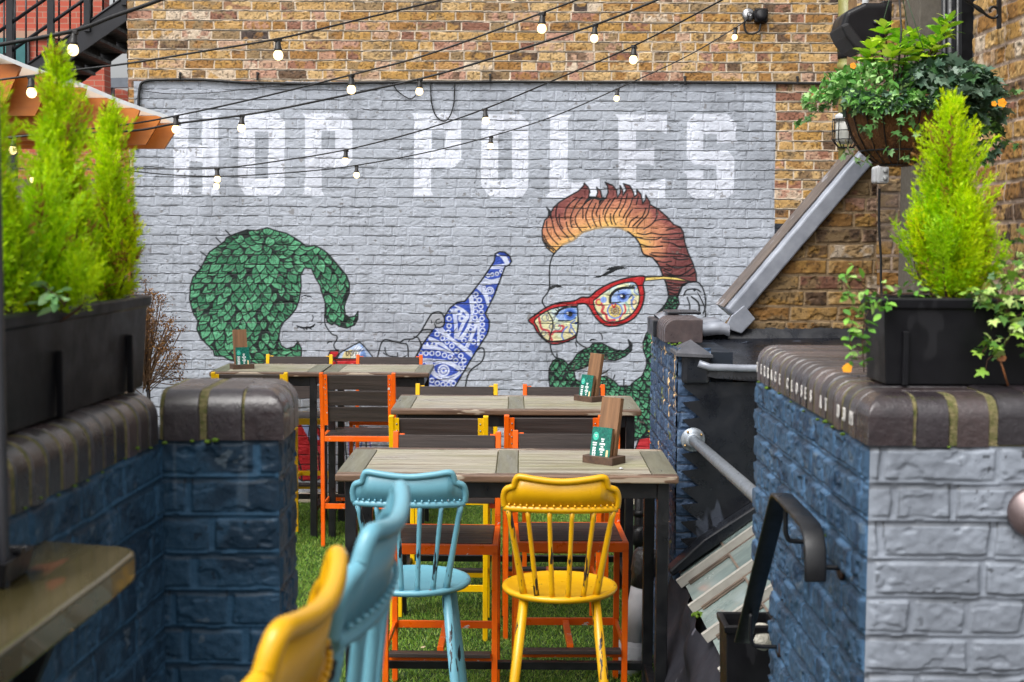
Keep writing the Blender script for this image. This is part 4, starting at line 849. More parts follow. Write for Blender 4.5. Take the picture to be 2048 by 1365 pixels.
# skylight
S0 = empty('skylight', (.72, 5.0, .6), label='sloping patent glazing with pale bars and dirty glass beside the blue pier', cat='skylight')
sl36 = R(36.5); dX, dZ = math.cos(sl36), math.sin(sl36); XEv = .722; ZEv = .655; LS = 1.15
up = Vector((dX, 0, dZ)); nn = Vector((-dZ, 0, dX)); o0 = Vector((XEv, 0, ZEv))
mg, ntg, bgk = newmat('dirty_glass'); cgl = ramp(ntg, noise(ntg, 3, 6, .65, (1, 3, 1)), [(.3, s2l((104, 120, 118))), (.55, s2l((134, 148, 145))), (.75, s2l((152, 154, 144)))])
ntg.links.new(cgl, bgk.inputs['Base Color']); bgk.inputs['Roughness'].default_value = .13; bgk.inputs['Coat Weight'].default_value = .5; ntg.links.new(ramp(ntg, noise(ntg, 8, 4), [(.4, .08), (.7, .4)]), bgk.inputs['Roughness'])
M_bar = pm('pale_glazing_bar', (176, 173, 166), (150, 146, 138), 10, .5, bs=.2)
M_bar2 = pm('rusty_bar_flank', (128, 112, 98), (96, 84, 76), 16, .6, bs=.4)
bars = [5.70, 5.31, 4.92, 4.52, 4.12, 3.72, 3.32, 2.96]
edges = [5.95]+bars
for a, b_ in zip(edges[:-1], edges[1:]):
    q = MB(); c0 = o0+Vector((0, (a+b_)/2, 0)); w_ = abs(a-b_)-.03
    m_ = Matrix((up, Vector((0, 1, 0)), nn)).transposed()
    q.box(c0+up*.115-nn*.004, (.23, w_, .006), mat=m_); q.box(c0+up*(.22+.45)+nn*.006, (.90, w_, .006), mat=m_)
    pn = q.build('pane', mg, S0, world=True)
    q = MB(); q.box(c0+up*.222+nn*.008, (.009, w_, .004), mat=m_); q.build('lap_strip', M_bar2, pn, world=False); 
    for ch_ in children(pn): ch_.matrix_parent_inverse = Matrix.Identity(4)
    pass
for y in bars:
    q = MB(); m_ = Matrix((up, Vector((0, 1, 0)), nn)).transposed(); c0 = o0+Vector((0, y, 0))+up*(LS/2-.02)
    q.box(c0+nn*.036, (LS, .024, .003), mat=m_); q.box(c0+nn*.018+Vector((0, -.009, 0)), (LS, .004, .036), mat=m_)
    gb = q.build('glazing_bar', M_bar, S0, bevel=.002, world=True)
    q = MB(); q.tube([o0+Vector((0, y-.03, 0))+up*.02+nn*.008, o0+Vector((0, y-.03, 0))+up*1.1+nn*.008], .006, 6); q.tube([o0+Vector((0, y-.045, 0))+up*.02+nn*.004, o0+Vector((0, y-.045, 0))+up*1.1+nn*.004], .004, 6)
    q.build('lead_wing', M_bar2, gb, world=False)
q = MB(); a0 = o0+Vector((0, 5.965, -.0))-up*.03+nn*.012; q.prism([(0, 0), (1.2, 0), (1.2, .035), (.8, .055), (.5, .04), (.2, .055), (0, .03)], a0, up, nn, .10); q.build('head_flashing', M_darklead, S0, bevel=.008, world=True)
q = MB(); q.box(Vector((XEv+.55, 4.5, .30)), (.98, 2.9, .56)); q.build('kerb_core', M_darkcore, S0, world=True)
# undulating lead skirt below the eaves
def skirt():
    ny, nz = 120, 40; P = []; 
    for j in range(nz+1):
        for i in range(ny+1):
            y = 2.95+(5.97-2.95)*i/ny; t = j/nz
            x = XEv-.01-.11*math.sin(t*math.pi*.5)+.018*math.sin(y*7+t*5)+.012*math.sin(y*17-t*9); z = ZEv-.015-t*.60
            P.append((x+.01*math.sin(t*14+y*3), y, max(z, .002)))
    q = [[j*(ny+1)+i, j*(ny+1)+i+1, (j+1)*(ny+1)+i+1, (j+1)*(ny+1)+i] for j in range(nz) for i in range(ny)]
    me = meshnp('lead_skirt', np.array(P), np.array(q)[:, ::-1], 4); link('lead_skirt', me, pm('worn_black_lead', (50, 50, 56), (34, 34, 40), 6, .7, bs=.4, chip=(84, 84, 92), chip_at=.62, chip_scale=4, spec=.12), S0)
skirt()
q = MB(); q.tube([Vector((XEv+.03, y, ZEv-.02+.006*math.sin(y*9))) for y in np.linspace(3, 5.9, 30)], .014, 8); q.build('eaves_bead', M_bar2, S0, world=True)
q = MB(); p = at(1396, 1232, 5.25)
for i in range(40): a_ = random.uniform(0, 6.28); r_ = random.random()**.5*.024; z_ = .012*(1-(r_/.026)**2); c_ = p+Vector((math.cos(a_)*r_, math.sin(a_)*r_, z_)); s_ = random.uniform(.004, .007); q.lathe([(s_*.3, -s_), (s_, -s_*.2), (s_*.8, s_*.6), (s_*.2, s_)], c_, 6)
q; tag(q.build('moss_clump', M_moss), 'small bright green cushion of moss on the skylight edge', 'moss')

# guard rail pipe
GR = empty('guard_rail', at(1385, 882, 5.96), label='galvanised tube rail bolted to the blue pier by a round flange', cat='railing')
p = at(1386, 880, 5.955); p2 = at(1524, 1003, 4.12); p3 = p2+(p2-p)*.13
q = MB(); q.tube([p+Vector((0, .01, 0)), p2, p3], .0225, 20); q.build('tube', M_galv, GR, world=True)
mm = Matrix.Rotation(R(90), 3, 'X')
q = MB(); q.lathe([(.0, -.004), (.051, -.004), (.053, .003), (.048, .008), (.034, .010), (.032, .03), (.027, .033), (.0, .033)], p+Vector((.0, .002, 0)), 32, mat=mm); fl = q.build('flange', M_galv, GR, world=True)
q = MB()
for k in range(4): a = k*math.pi/2+.6; q.lathe([(0, .006), (.006, .006), (.005, .013), (0, .014)], p+Vector((.042*math.cos(a), .0, .042*math.sin(a))), 8, mat=mm)
q.build('bolt', pm('brass_bolt', (150, 122, 80), None, 10, .35, metallic=.8, bs=0), fl)

# ------------------------------------------------------------------ gable wall, building, side wall
GW = empty('gable_wall', (1.5, 6.8, 0), label='brown stock brick gable with a sloping lead capped parapet at right', cat='wall')
YG = 6.7
def gable_fn(U, V, P):
    c, h = stockfn(51, .55, (142, 120, 92), [3, 4, 4, 1, .6, .6, .8, 2, .6, 4, .6, 1.2])(U, V, P)
    px, py = proj(P)
    # rendered-over patches near the building corner and pale stepped mortar under the coping
    k = (sstep(.5, .62, fbm(U, V, .35, 511, 3))*sstep(1640, 1760, px)*(1-sstep(430, 560, py)))[..., None]*.75
    c = c*(1-k)+np.array(s2l((128, 116, 104)))*k
    return c, h
w0 = at(1385, 500, YG).x
sA = sheet((w0, YG, 1.35), (1, 0, 0), (0, 0, 1), 1.93-w0, 1.75, .005, .0037, gable_fn, 51, v_off=1.35+.02)
def clip_sheet(s_, line):
    P, q, c = s_; px, py = proj(P.astype(np.float64)); keep = line(px, py); kq = keep[q].all(1); return P, q[kq], c
sA = clip_sheet(sA, lambda px, py: (py > 652) | (py > 655-(px-1440)*1.18))
join_sheets('brickwork', [sA], M_brick, GW)
q = MB(); k0 = at(1385, 655, YG); k1 = at(1452, 655, YG); k2 = at(1745, 312, YG); zb = 1.2
q.prism([(w0+.01, zb), (1.93, zb), (1.93, k2.z-.05), (k2.x, k2.z-.05), (k1.x+.03, k1.z-.02), (w0+.01, k0.z-.02)], (0, YG+.012, 0), (1, 0, 0), (0, 0, 1), -.30); q.build('wall_core', M_brick_plain, GW, world=True)
# sloping lead coping: top face seen plus near flank
def slab(pts, dy, off):
    q = MB(); P = [at(x, y, Y) for x, y, Y in pts]; q.add(P+[p+Vector(off) for p in P], [tuple(range(len(P))), tuple(range(len(P), 2*len(P)))[::-1]]+[(i, i+len(P), (i+1) % len(P)+len(P), (i+1) % len(P)) for i in range(len(P))]); return q
A0 = at(1478, 640, YG-.02); A1 = at(1752, 318, YG-.02); dd = (A1-A0); dd.normalize(); nl = Vector((-dd.z, 0, dd.x))
CW = .27; TH = .075
q = MB(); secn = [(0, 0), (-.02, -.0), (-.02, TH), (.0, TH+.012), (CW*.5, TH+.02), (CW, TH+.012), (CW+.02, TH), (CW+.02, 0)]
n_ = 24
vs = []
for i in range(n_+1):
    t = i/n_; o = A0+(A1-A0)*t
    for yy, hh in secn: vs.append(o+Vector((0, yy, 0))+nl*(hh+.0008*math.sin(i*1.9+yy*9)))
k = len(secn); fs = [(i*k+j, i*k+(j+1) % k, (i+1)*k+(j+1) % k, (i+1)*k+j) for i in range(n_) for j in range(k)]
q.add(vs, fs, False); q.f.append([j for j in range(k)]); q.sm.append(False); q.mi.append(0); q.f.append([n_*k+j for j in range(k)][::-1]); q.sm.append(False); q.mi.append(0)
cp = q.build('lead_coping', M_lead, GW, bevel=.008, seg=2, world=True)
bm = bmesh.new(); bm.from_mesh(cp.data); bmesh.ops.recalc_face_normals(bm, faces=bm.faces); bm.to_mesh(cp.data); bm.free()
q = MB(); vs = []
for i in range(n_+1):
    o = A0+(A1-A0)*(i/n_)
    for yy, hh in ((.012, TH+.0165), (CW-.004, TH+.0165), (CW-.004, TH+.0225), (CW*.5, TH+.0265), (.012, TH+.0215)): vs.append(o+Vector((0, yy, 0))+nl*hh)
q.add(vs, [(i*5+j, i*5+(j+1) % 5, (i+1)*5+(j+1) % 5, (i+1)*5+j) for i in range(n_) for j in range(5)]); tp = q.build('lead_top', pm('brown_lead_top', (112, 100, 92), (86, 80, 78), 5, .5, bs=.5, stretch=(1, 1, 1), chip=(150, 150, 156), chip_at=.62, chip_scale=6), GW, world=True)  # top strip coloured browner and darker than the flank
bm = bmesh.new(); bm.from_mesh(tp.data); bmesh.ops.recalc_face_normals(bm, faces=bm.faces); bm.to_mesh(tp.data); bm.free()
q = MB()
for t in (.27, .61): o = A0+(A1-A0)*t; pass
q = MB(); q.prism([(0, 0), (.06, .05), (.115, -.015), (.05, -.085), (-.03, -.06)], at(1463, 632, YG-.045), (1, 0, 0), (0, 0, 1), -.02); q.build('folded_lead_corner', M_lead, GW, bevel=.004, world=True)
P = [(1322, 641), (1340, 634), (1360, 634), (1382, 643), (1410, 650), (1430, 647), (1448, 646), (1460, 652)]
q = MB(); L_ = [at(x, y, 6.62) for x, y in P]; 
vs = []; 
for p_ in L_: vs += [p_, p_+Vector((0, .32, .01)), p_+Vector((0, .32, -.05)), p_+Vector((0, 0, -.055))]
q.add(vs, [(i*4+j, i*4+(j+1) % 4, (i+1)*4+(j+1) % 4, (i+1)*4+j) for i in range(len(L_)-1) for j in range(4)], True); q.build('lead_capping', M_lead, GW, world=True)

BD = empty('corner_building', (2.2, 6.9, 0), label='tall yellow stock brick building corner at the far right with a rendered pilaster', cat='building')
wts = [3.5, 4, 3, 2, .8, .5, .6, 1, .8, 2.6, .8, .6]
def bf(U, V, P):
    c, h = stockfn(61, .8, (178, 156, 138), wts, .005, .8)(U, V, P)
    k = (sstep(.52, .62, fbm(U, V, .3, 611, 3)))[..., None]*.5; c = c*(1-k)+np.array(s2l((132, 118, 108)))*k
    return c, h
xb = at(1712, 200, 6.66).x
sA = sheet((xb, 6.688, 1.2), (1, 0, 0), (0, 0, 1), 1.93-xb, 3.2, .005, .0037, bf, 61, v_off=1.2)
sA = clip_sheet(sA, lambda px, py: (px > 1752) | (py < 322-(px-1722)*.9))
XS = 1.85
sB = sheet((XS, 5.70, 1.2), (0, -1, 0), (0, 0, 1), 2.6, 3.2, .006, .0045, stockfn(62, .85, (176, 154, 136), wts, .006, .45), 62, v_off=1.2)
join_sheets('brickwork', [sA, sB], M_brick, BD)
q = MB(); q.box(((xb+2.6)/2+.03, 6.88, 2.9), (2.58-xb, .30, 3.4)); q.box((2.13, 4.4, 2.4), (.53, 2.58, 3.98)); q.build('wall_core', M_brick_plain, BD, world=True)
q = MB(); xa = at(1832, 300, 6.3).x; xc = at(1884, 300, 6.3).x; q.box(((xa+xc)/2, 6.42, 2.9), (xc-xa, .24, 3.2)); q.build('pilaster', M_concrete, BD, bevel=.006, world=True)
q = MB(); q.box((2.13, 6.3, 2.9), (.38, .12, 3.2)); q.build('dark_recess_panel', M_black, BD, world=True); q = MB(); q.box((1.962, 5.92, 2.9), (.075, .06, 3.2)); q.build('window_surround', M_winframe, BD, bevel=.004, world=True)  # black panel stands for the shade in the recess behind the pipes
q = MB()
for px, r in ((1889, .014), (1901, .022), (1916, .015)): q = MB(); q.tube([at(px, 560, 6.0), at(px, -150, 6.0)], r, 12); q.build('soil_pipe', M_black, BD, world=True)

# pipe, conduits, sockets
def pipe(name, px, Y, y0, y1, r, m, label, cat, collars=()):
    rt = empty(name, at(px, y0, Y), label=label, cat=cat); q = MB(); q.tube([at(px-.004*(y0-y1)*0, y0, Y), at(px, y1, Y)], r, 16); q.build('pipe', m, rt, world=True)
    for c in collars: q = MB(); q.tube([at(px, c+9, Y), at(px, c-9, Y)], r*1.14, 16); q.build('collar', m, rt, world=True)
    return rt
dp = pipe('drainpipe', 1694, 10.6, 560, -160, .065, M_pipe_olive, 'olive green painted drainpipe at the right end of the mural wall', 'drainpipe', (95, 135, 290))
q = MB(); q.tube([at(1694, 118, 10.6), at(1694, 100, 10.6)], .071, 16); q.build('tape', M_cable, dp, world=True)
pipe('conduit', 1731, 6.62, 140, -150, .016, M_white, 'flat white conduit strip beside the speaker', 'conduit')
pipe('conduit', 1763, 6.62, 345, 230, .008, M_white, 'thin white conduit dropping into the socket box', 'conduit')
jb = empty('socket_box', at(1760, 350, 6.6), label='white weatherproof socket box with two round covers on the brick wall', cat='socket box')
q = MB(); p = at(1763, 350, 6.60); q.box(p, (.055, .07, .085)); q.build('case', M_white, jb, bevel=.01, world=True); q = MB(); q.box(p+Vector((-.028, .0, -.002)), (.03, .055, .08)); q.build('side_lid', M_white, jb, bevel=.012, seg=3, world=True)
q = MB()
for dz in (-.018, .018): q.lathe([(0, -.003), (.012, -.003), (.012, .004), (0, .004)], p+Vector((.008, -.036, dz)), 14, mat=mm)
q.build('cover', pm('socket_cover', (150, 152, 152), None, 10, .5), jb, world=True)
cable('supply_cable', [at(x, y, 6.62) for x, y in ((1759, 378), (1758, 430), (1759, 470), (1762, 520), (1762, 560), (1766, 640))], .006, 'black cable running down the brickwork from the white socket box', 'cable')

# bulkhead lamp in a cage
bl = empty('bulkhead_lamp', at(1690, 265, 6.4), label='unlit glass bulkhead lamp in a wire cage under the hanging basket', cat='lamp')
p = at(1692, 262, 6.35); q = MB(); q.lathe([(0, -.06), (.03, -.058), (.045, -.04), (.047, .03), (.04, .045)], p, 20)
mgl, ntl, bb = newmat('frosted_glass'); bb.inputs['Base Color'].default_value = (.62, .62, .58, 1); bb.inputs['Roughness'].default_value = .2
q.build('glass', mgl, bl, world=True); q = MB()
for k in range(8):
    a = k*math.pi/4; q.tube([p+Vector((.06*math.cos(a), .06*math.sin(a), .05)), p+Vector((.062*math.cos(a), .062*math.sin(a), -.04)), p+Vector((.035*math.cos(a), .035*math.sin(a), -.075))], .0025, 5)
for z_, r in ((.05, .06), (0, .062), (-.04, .062), (-.075, .035)): q.tube([p+Vector((r*math.cos(t*.524), r*math.sin(t*.524), z_)) for t in range(13)], .0025, 5)
q.tube([p+Vector((0, 0, .05)), p+Vector((.02, .1, .06)), p+Vector((.03, .3, .06))], .012, 8); q.build('cage', M_cable, bl, world=True)
q = MB(); q.lathe([(.0, .045), (.05, .045), (.05, .07), (.03, .08), (0, .08)], p, 20); q.build('base_cap', M_white, bl, world=True)

# speaker
sp = empty('wall_speaker', at(1730, 55, 6.1), label='angular black outdoor loudspeaker tilted down from the building corner', cat='speaker')
q = MB(); c0 = at(1725, 58, 6.05)
outl = [(-.115, .0), (-.118, -.012), (-.10, .055), (-.03, .095), (.075, .088), (.09, .06), (.095, -.02), (.06, -.075), (-.02, -.105), (-.06, -.10), (-.085, -.06)]
outl = [(-.113, .002), (-.10, .055), (-.018, .094), (.082, .094), (.098, .06), (.098, -.02), (.05, -.085), (-.018, -.103), (-.056, -.088), (-.09, -.045)]
q.prism(outl, c0+Vector((0, -.11, 0)), (1, 0, 0), (0, 0, 1), -.22); q.build('cabinet', M_plastic, sp, bevel=.022, seg=4, world=True)
q = MB(); q.prism([(-.12, -.002), (-.085, .012), (.0, -.098), (-.02, -.11), (-.062, -.094), (-.097, -.05)], c0+Vector((0, -.118, 0)), (1, 0, 0), (0, 0, 1), -.236); q.build('grille', pm('speaker_grille', (16, 16, 19), (24, 24, 28), 200, .6, bs=.6, bscale=400), sp, bevel=.012, seg=3, world=True)
q = MB(); q.tube([c0+Vector((.07, 0, .07)), c0+Vector((.12, .1, .1)), c0+Vector((.14, .5, .1))], .014, 10); q.box(c0+Vector((.105, .03, .085)), (.04, .05, .07)); q.build('bracket', M_black, sp, bevel=.004, world=True)
q = MB(); q.lathe([(0, 0), (.012, 0), (.012, .004), (0, .005)], c0+Vector((.028, -.112, .012)), 14, mat=mm); q.build('knob', M_black, sp, world=True)

# scroll bracket
sb = empty('scroll_bracket', at(2000, 30, 5.2), label='black wrought iron scroll bracket fixed to the side wall above the basket', cat='bracket')
q = MB(); q.bar(at(1998, -120, 5.25), at(1998, 58, 5.25), .012, .02, up=(0, 1, 0)); pts = [at(x, y, 5.25) for x, y in curve([(1925, -6), (1940, 6), (1960, 20), (1978, 34), (1990, 36), (1997, 28), (1994, 17), (1985, 14), (1979, 19), (1981, 25)])]
q.tube(pts, [.005+.004*abs(math.sin(i*.5))*(i < 12) for i in range(len(pts))], 8); q.bar(at(1790, -60, 5.2), at(2000, -62, 5.2), .014, .014); q.tube([at(1925, -6, 5.25), at(1790, -58, 5.2)], .006, 8); q.build('ironwork', M_black, sb, world=True)
# black downpipe near the table, white leaning post
bp = pipe('downpipe', 1279, 7.95, 1180, 935, .03, M_black, 'short black downpipe behind the front table at the blue pier', 'downpipe')
q = MB(); p = at(1279, 1072, 7.95); q.lathe([(.02, -.06), (.04, -.05), (.05, -.01), (.045, .03), (.034, .06)], p, 16); q.tube([at(1279, 1020, 7.95), at(1279, 1032, 7.95)], .038, 16); q.build('trap', M_black, bp, world=True)
wp_ = empty('leaning_post', at(1252, 1345, 6.6), label='leaning white painted post with black wrapped top on the grass', cat='post')
a_ = at(1252, 1352, 6.6); a_.z = max(a_.z, 0); c_ = at(1284, 1165, 6.6); dd = (c_-a_).normalized()
q = MB(); q.tube([a_, a_+dd*.14], .066, 20); q.tube([a_+dd*.13, a_+dd*.16], [.066, .052], 20, cap=False); q.tube([a_+dd*.14, c_+dd*.02], .050, 20); q.build('shaft', M_whitepaint, wp_, world=True)
q = MB(); q.tube([c_-dd*.02, c_+dd*.035, c_+dd*.05, c_+dd*.14, c_+dd*.16], [.052, .056, .064, .066, .05], 14); q.build('wrapped_top', pm('black_wrap', (30, 28, 28), (70, 68, 68), 8, .35, bs=1, bd=.02, bscale=12), wp_, world=True)
# ------------------------------------------------------------------ tables (1.15 m high bar tables)
M_crossteak = pm('grey_green_teak', (122, 120, 102), (98, 94, 78), 9, .4, .15, bs=.5, bd=.001, stretch=(2, .2, 1))
M_drylf = pm('pale_dry_leaf', (206, 190, 160), (170, 146, 110), 40, .8)
def table(x0, x1, yf, yr, label, rz=0, cross=True, group='tall outdoor tables'):
    W = x1-x0; D = yr-yf; t = empty('bar_table', ((x0+x1)/2, (yf+yr)/2, 0), rz, label=label, cat='table', group=group); T = 1.15; th = .032
    q = MB(); g = .004; e = .10
    q.box((0, 0, T-th/2-.0035), (W-.05, D-.05, th-.009))          # dark ground seen in the gaps
    q.build('underboard', M_mortar if cross else M_teakdark, t)
    hy = D-.112
    for s_ in (-1, 1): q = MB(); q.box((0, s_*(D/2-.0275), T-th/2), (W, .055, th)); q.build('edge_board', M_teakdark, t, bevel=.008, seg=3)
    for x_, w_ in ((-W/2+e/2+.002, e), (W/2-e/2-.002, e), (0, .085))[:3 if cross else 2]: q = MB(); q.box((x_, 0, T-th/2), (w_, hy, th)); q.build('cross_board', M_crossteak, t, bevel=.002)
    q = MB(); n = 6; bw = hy/n
    spans = [(-W/2+e+g+.002, -.0425-g), (.0425+g, W/2-e-g-.002)] if cross else [(-W/2+e+g, W/2-e-g)]
    for a, b_ in spans:
        for i in range(n): q.box(((a+b_)/2, -hy/2+bw*(i+.5), T-th/2+random.uniform(-.0006, .0006)), (b_-a, bw-.0012, th))
    q.build('plank', M_teak, t, bevel=.0012, seg=1)
    L = .046; ix = W/2-.035-L/2; iy = D/2-.035-L/2
    for sx in (-1, 1):
        for sy in (-1, 1):
            q = MB(); q.box((sx*ix, sy*iy, (T-th)/2-.001), (L, L, T-th-.002)); q.build('leg', M_black, t, bevel=.003)
    q = MB(); z = T-th-.035
    for sy in (-1, 1): q.box((0, sy*iy, z), (2*ix-L-.002, .03, .065))
    for sx in (-1, 1): q.box((sx*ix, 0, z), (.03, 2*iy-L-.002, .065))
    q.build('apron', M_black, t, bevel=.002)
    q = MB(); q.box((0, iy, .185), (2*ix-L-.002, .035, .035))
    for sx in (-1, 1): q.box((sx*ix, 0, .185), (.035, 2*iy-L-.002, .035))
    q.build('stretcher', M_black, t, bevel=.002); return t
table(-.695, .665, 5.47, 6.17, 'nearest tall teak topped table with a blue and a yellow stool drawn up', rz=R(-.4))
table(-.655, .705, 7.53, 8.22, 'second tall teak topped table, between the front table and the mural')
table(at(418, 748, 9.5).x, at(641, 748, 9.5).x, 9.5, 10.14, 'small tall table nearest the dried plant, menu holder on it', cross=False)
table(at(644, 748, 9.5).x, at(858, 748, 9.5).x, 9.5, 10.14, 'small tall table pushed up beside the one with the menu holder, under the painted lips', cross=False)

# ------------------------------------------------------------------ slatted bar chairs
def bar_chair(m, label):
    c = empty('bar_chair', (0, 0, 0), label=label, cat='bar chair', group='slatted metal bar chairs'); W = .505; D = .44; SH = .748; H = 1.178; s = .026
    # local +y: the direction the sitter faces
    x = W/2-s/2; yb = -D/2+s/2; yf = D/2-s/2; lean = .055
    for sx in (-1, 1):
        q = MB(); q.bar((sx*x, yb, 0), (sx*x, yb, SH+.05), s, s*1.15, up=(0, 1, 0)); q.bar((sx*x, yb, SH+.048), (sx*(x), yb-lean, H), s, s*1.15, up=(0, 1, 0)); q.build('rear_leg', m, c, bevel=.003)
        q = MB(); q.bar((sx*x, yf, 0), (sx*x, yf, SH-.03), s, s, up=(0, 1, 0)); q.build('front_leg', m, c, bevel=.003)
        # flange the slats are bolted to
        q = MB(); q.bar((sx*(x-s/2-.013), yb-.006-lean*.18, SH+.075), (sx*(x-s/2-.013), yb-lean-.005, H-.012), .027, .005, up=(0, 1, 0)); fl = q.build('slat_bracket', m, c, bevel=.001)
        q = MB()
        for i in range(9):
            t = (i+.5)/9; z = SH+.09+t*(H-.025-SH-.09); y = yb-.0095-lean*((z-SH-.05)/(H-SH-.05)); q.lathe([(0, -.002), (.0052, -.001), (.004, .003), (0, .004)], (sx*(x-s/2-.014), y, z), 8, mat=Matrix.Rotation(R(90), 3, 'X'))
        q.build('bolt', M_bolt, fl)
    for i in range(3):
        z0 = SH+.10+i*.108; z1 = z0+.098; f = lambda z: yb-lean*((z-SH-.05)/(H-SH-.05))
        z0_ = z0; q = MB(); q.bar((0, f(z0)+.009, z0), (0, f(z1)+.009, z1), W-2*s-.004, .018, up=(0, 1, 0)); q.build('back_slat', M_slat, c, bevel=.002)
    q = MB(); z = SH-.018
    q.box((0, yb, z), (W-2*s, s, .036)); q.box((0, yf, SH-.022), (W, s, .044))
    for sx in (-1, 1): q.box((sx*x, 0, z), (s, D-2*s, .036))
    q.build('seat_frame', m, c, bevel=.003)
    q = MB(); n = 4; w_ = (D-2*s)/n
    for i in range(n): q.box((0, -D/2+s+w_*(i+.5), SH-.006), (W-2*s-.002, w_-.003, .018))
    q.build('seat_slat', M_slat, c, bevel=.0015)
    q = MB(); z = .275
    q.box((0, yb, z), (W-2*s, .012, .035)); q.box((0, (yb+yf)/2, z-.002), (.028, D-2*s, .028)); q.box((0, yf, z-.03), (W-2*s, .014, .03))
    for sx in (-1, 1): q.box((sx*x, 0, z), (.012, D-2*s, .03))
    q.build('stretcher', m, c, bevel=.002)
    q = MB(); q.box((0, yf+.018, z-.012), (W-2*s-.01, .05, .018)); q.build('footrest', M_slat, c, bevel=.002)
    for sx in (-1, 1):
        for y in (yb, yf): q = MB(); q.box((sx*x, y, .004), (s+.003, s+.003, .012)); q.build('foot_cap', M_black, c)
    return c
protoY = bar_chair(M_yellow, 'x'); protoO = bar_chair(M_orange, 'x'); used = set()
def chair(which, pxc, Y, face, label, rz=0):
    p = protoY if which == 'y' else protoO
    o = p if which not in used else copy_tree(p); used.add(which)
    o.location = ((pxc-1024)/FPX*Y, Y, 0); o.rotation_euler[2] = (0 if face > 0 else math.pi)+R(rz); o['label'] = label
YB = .21; # offset from the back posts to the chair's centre
chair('y', 510, 9.26+YB, 1, 'yellow bar chair with its back to us at the small tables, menu holder above it', 1)
chair('o', 723, 9.26+YB, 1, 'orange bar chair with its back to us at the small tables, whole left side visible', -.6)
chair('y', 587, 10.55-YB, -1, 'yellow bar chair between the small table and the mural, under the leaf hair')
chair('o', 772, 10.55-YB, -1, 'orange bar chair between the small table and the mural, left of the painted bottle')
chair('y', 883, 7.10+YB, 1, 'yellow bar chair on the near side of the second table, back to us', -.5)
chair('o', 1104, 7.14+YB, 1, 'orange bar chair on the near side of the second table, back to us', 1)
chair('y', 910, 8.52-YB, -1, 'yellow bar chair on the mural side of the second table')
chair('o', 1132, 8.52-YB, -1, 'orange bar chair on the mural side of the second table')
chair('o', 887, 6.44-YB, -1, 'orange bar chair facing us across the front table, seen behind the blue stool', -1)
chair('o', 1141, 6.50-YB, -1, 'orange bar chair facing us across the front table, seen behind the yellow stool', 1)

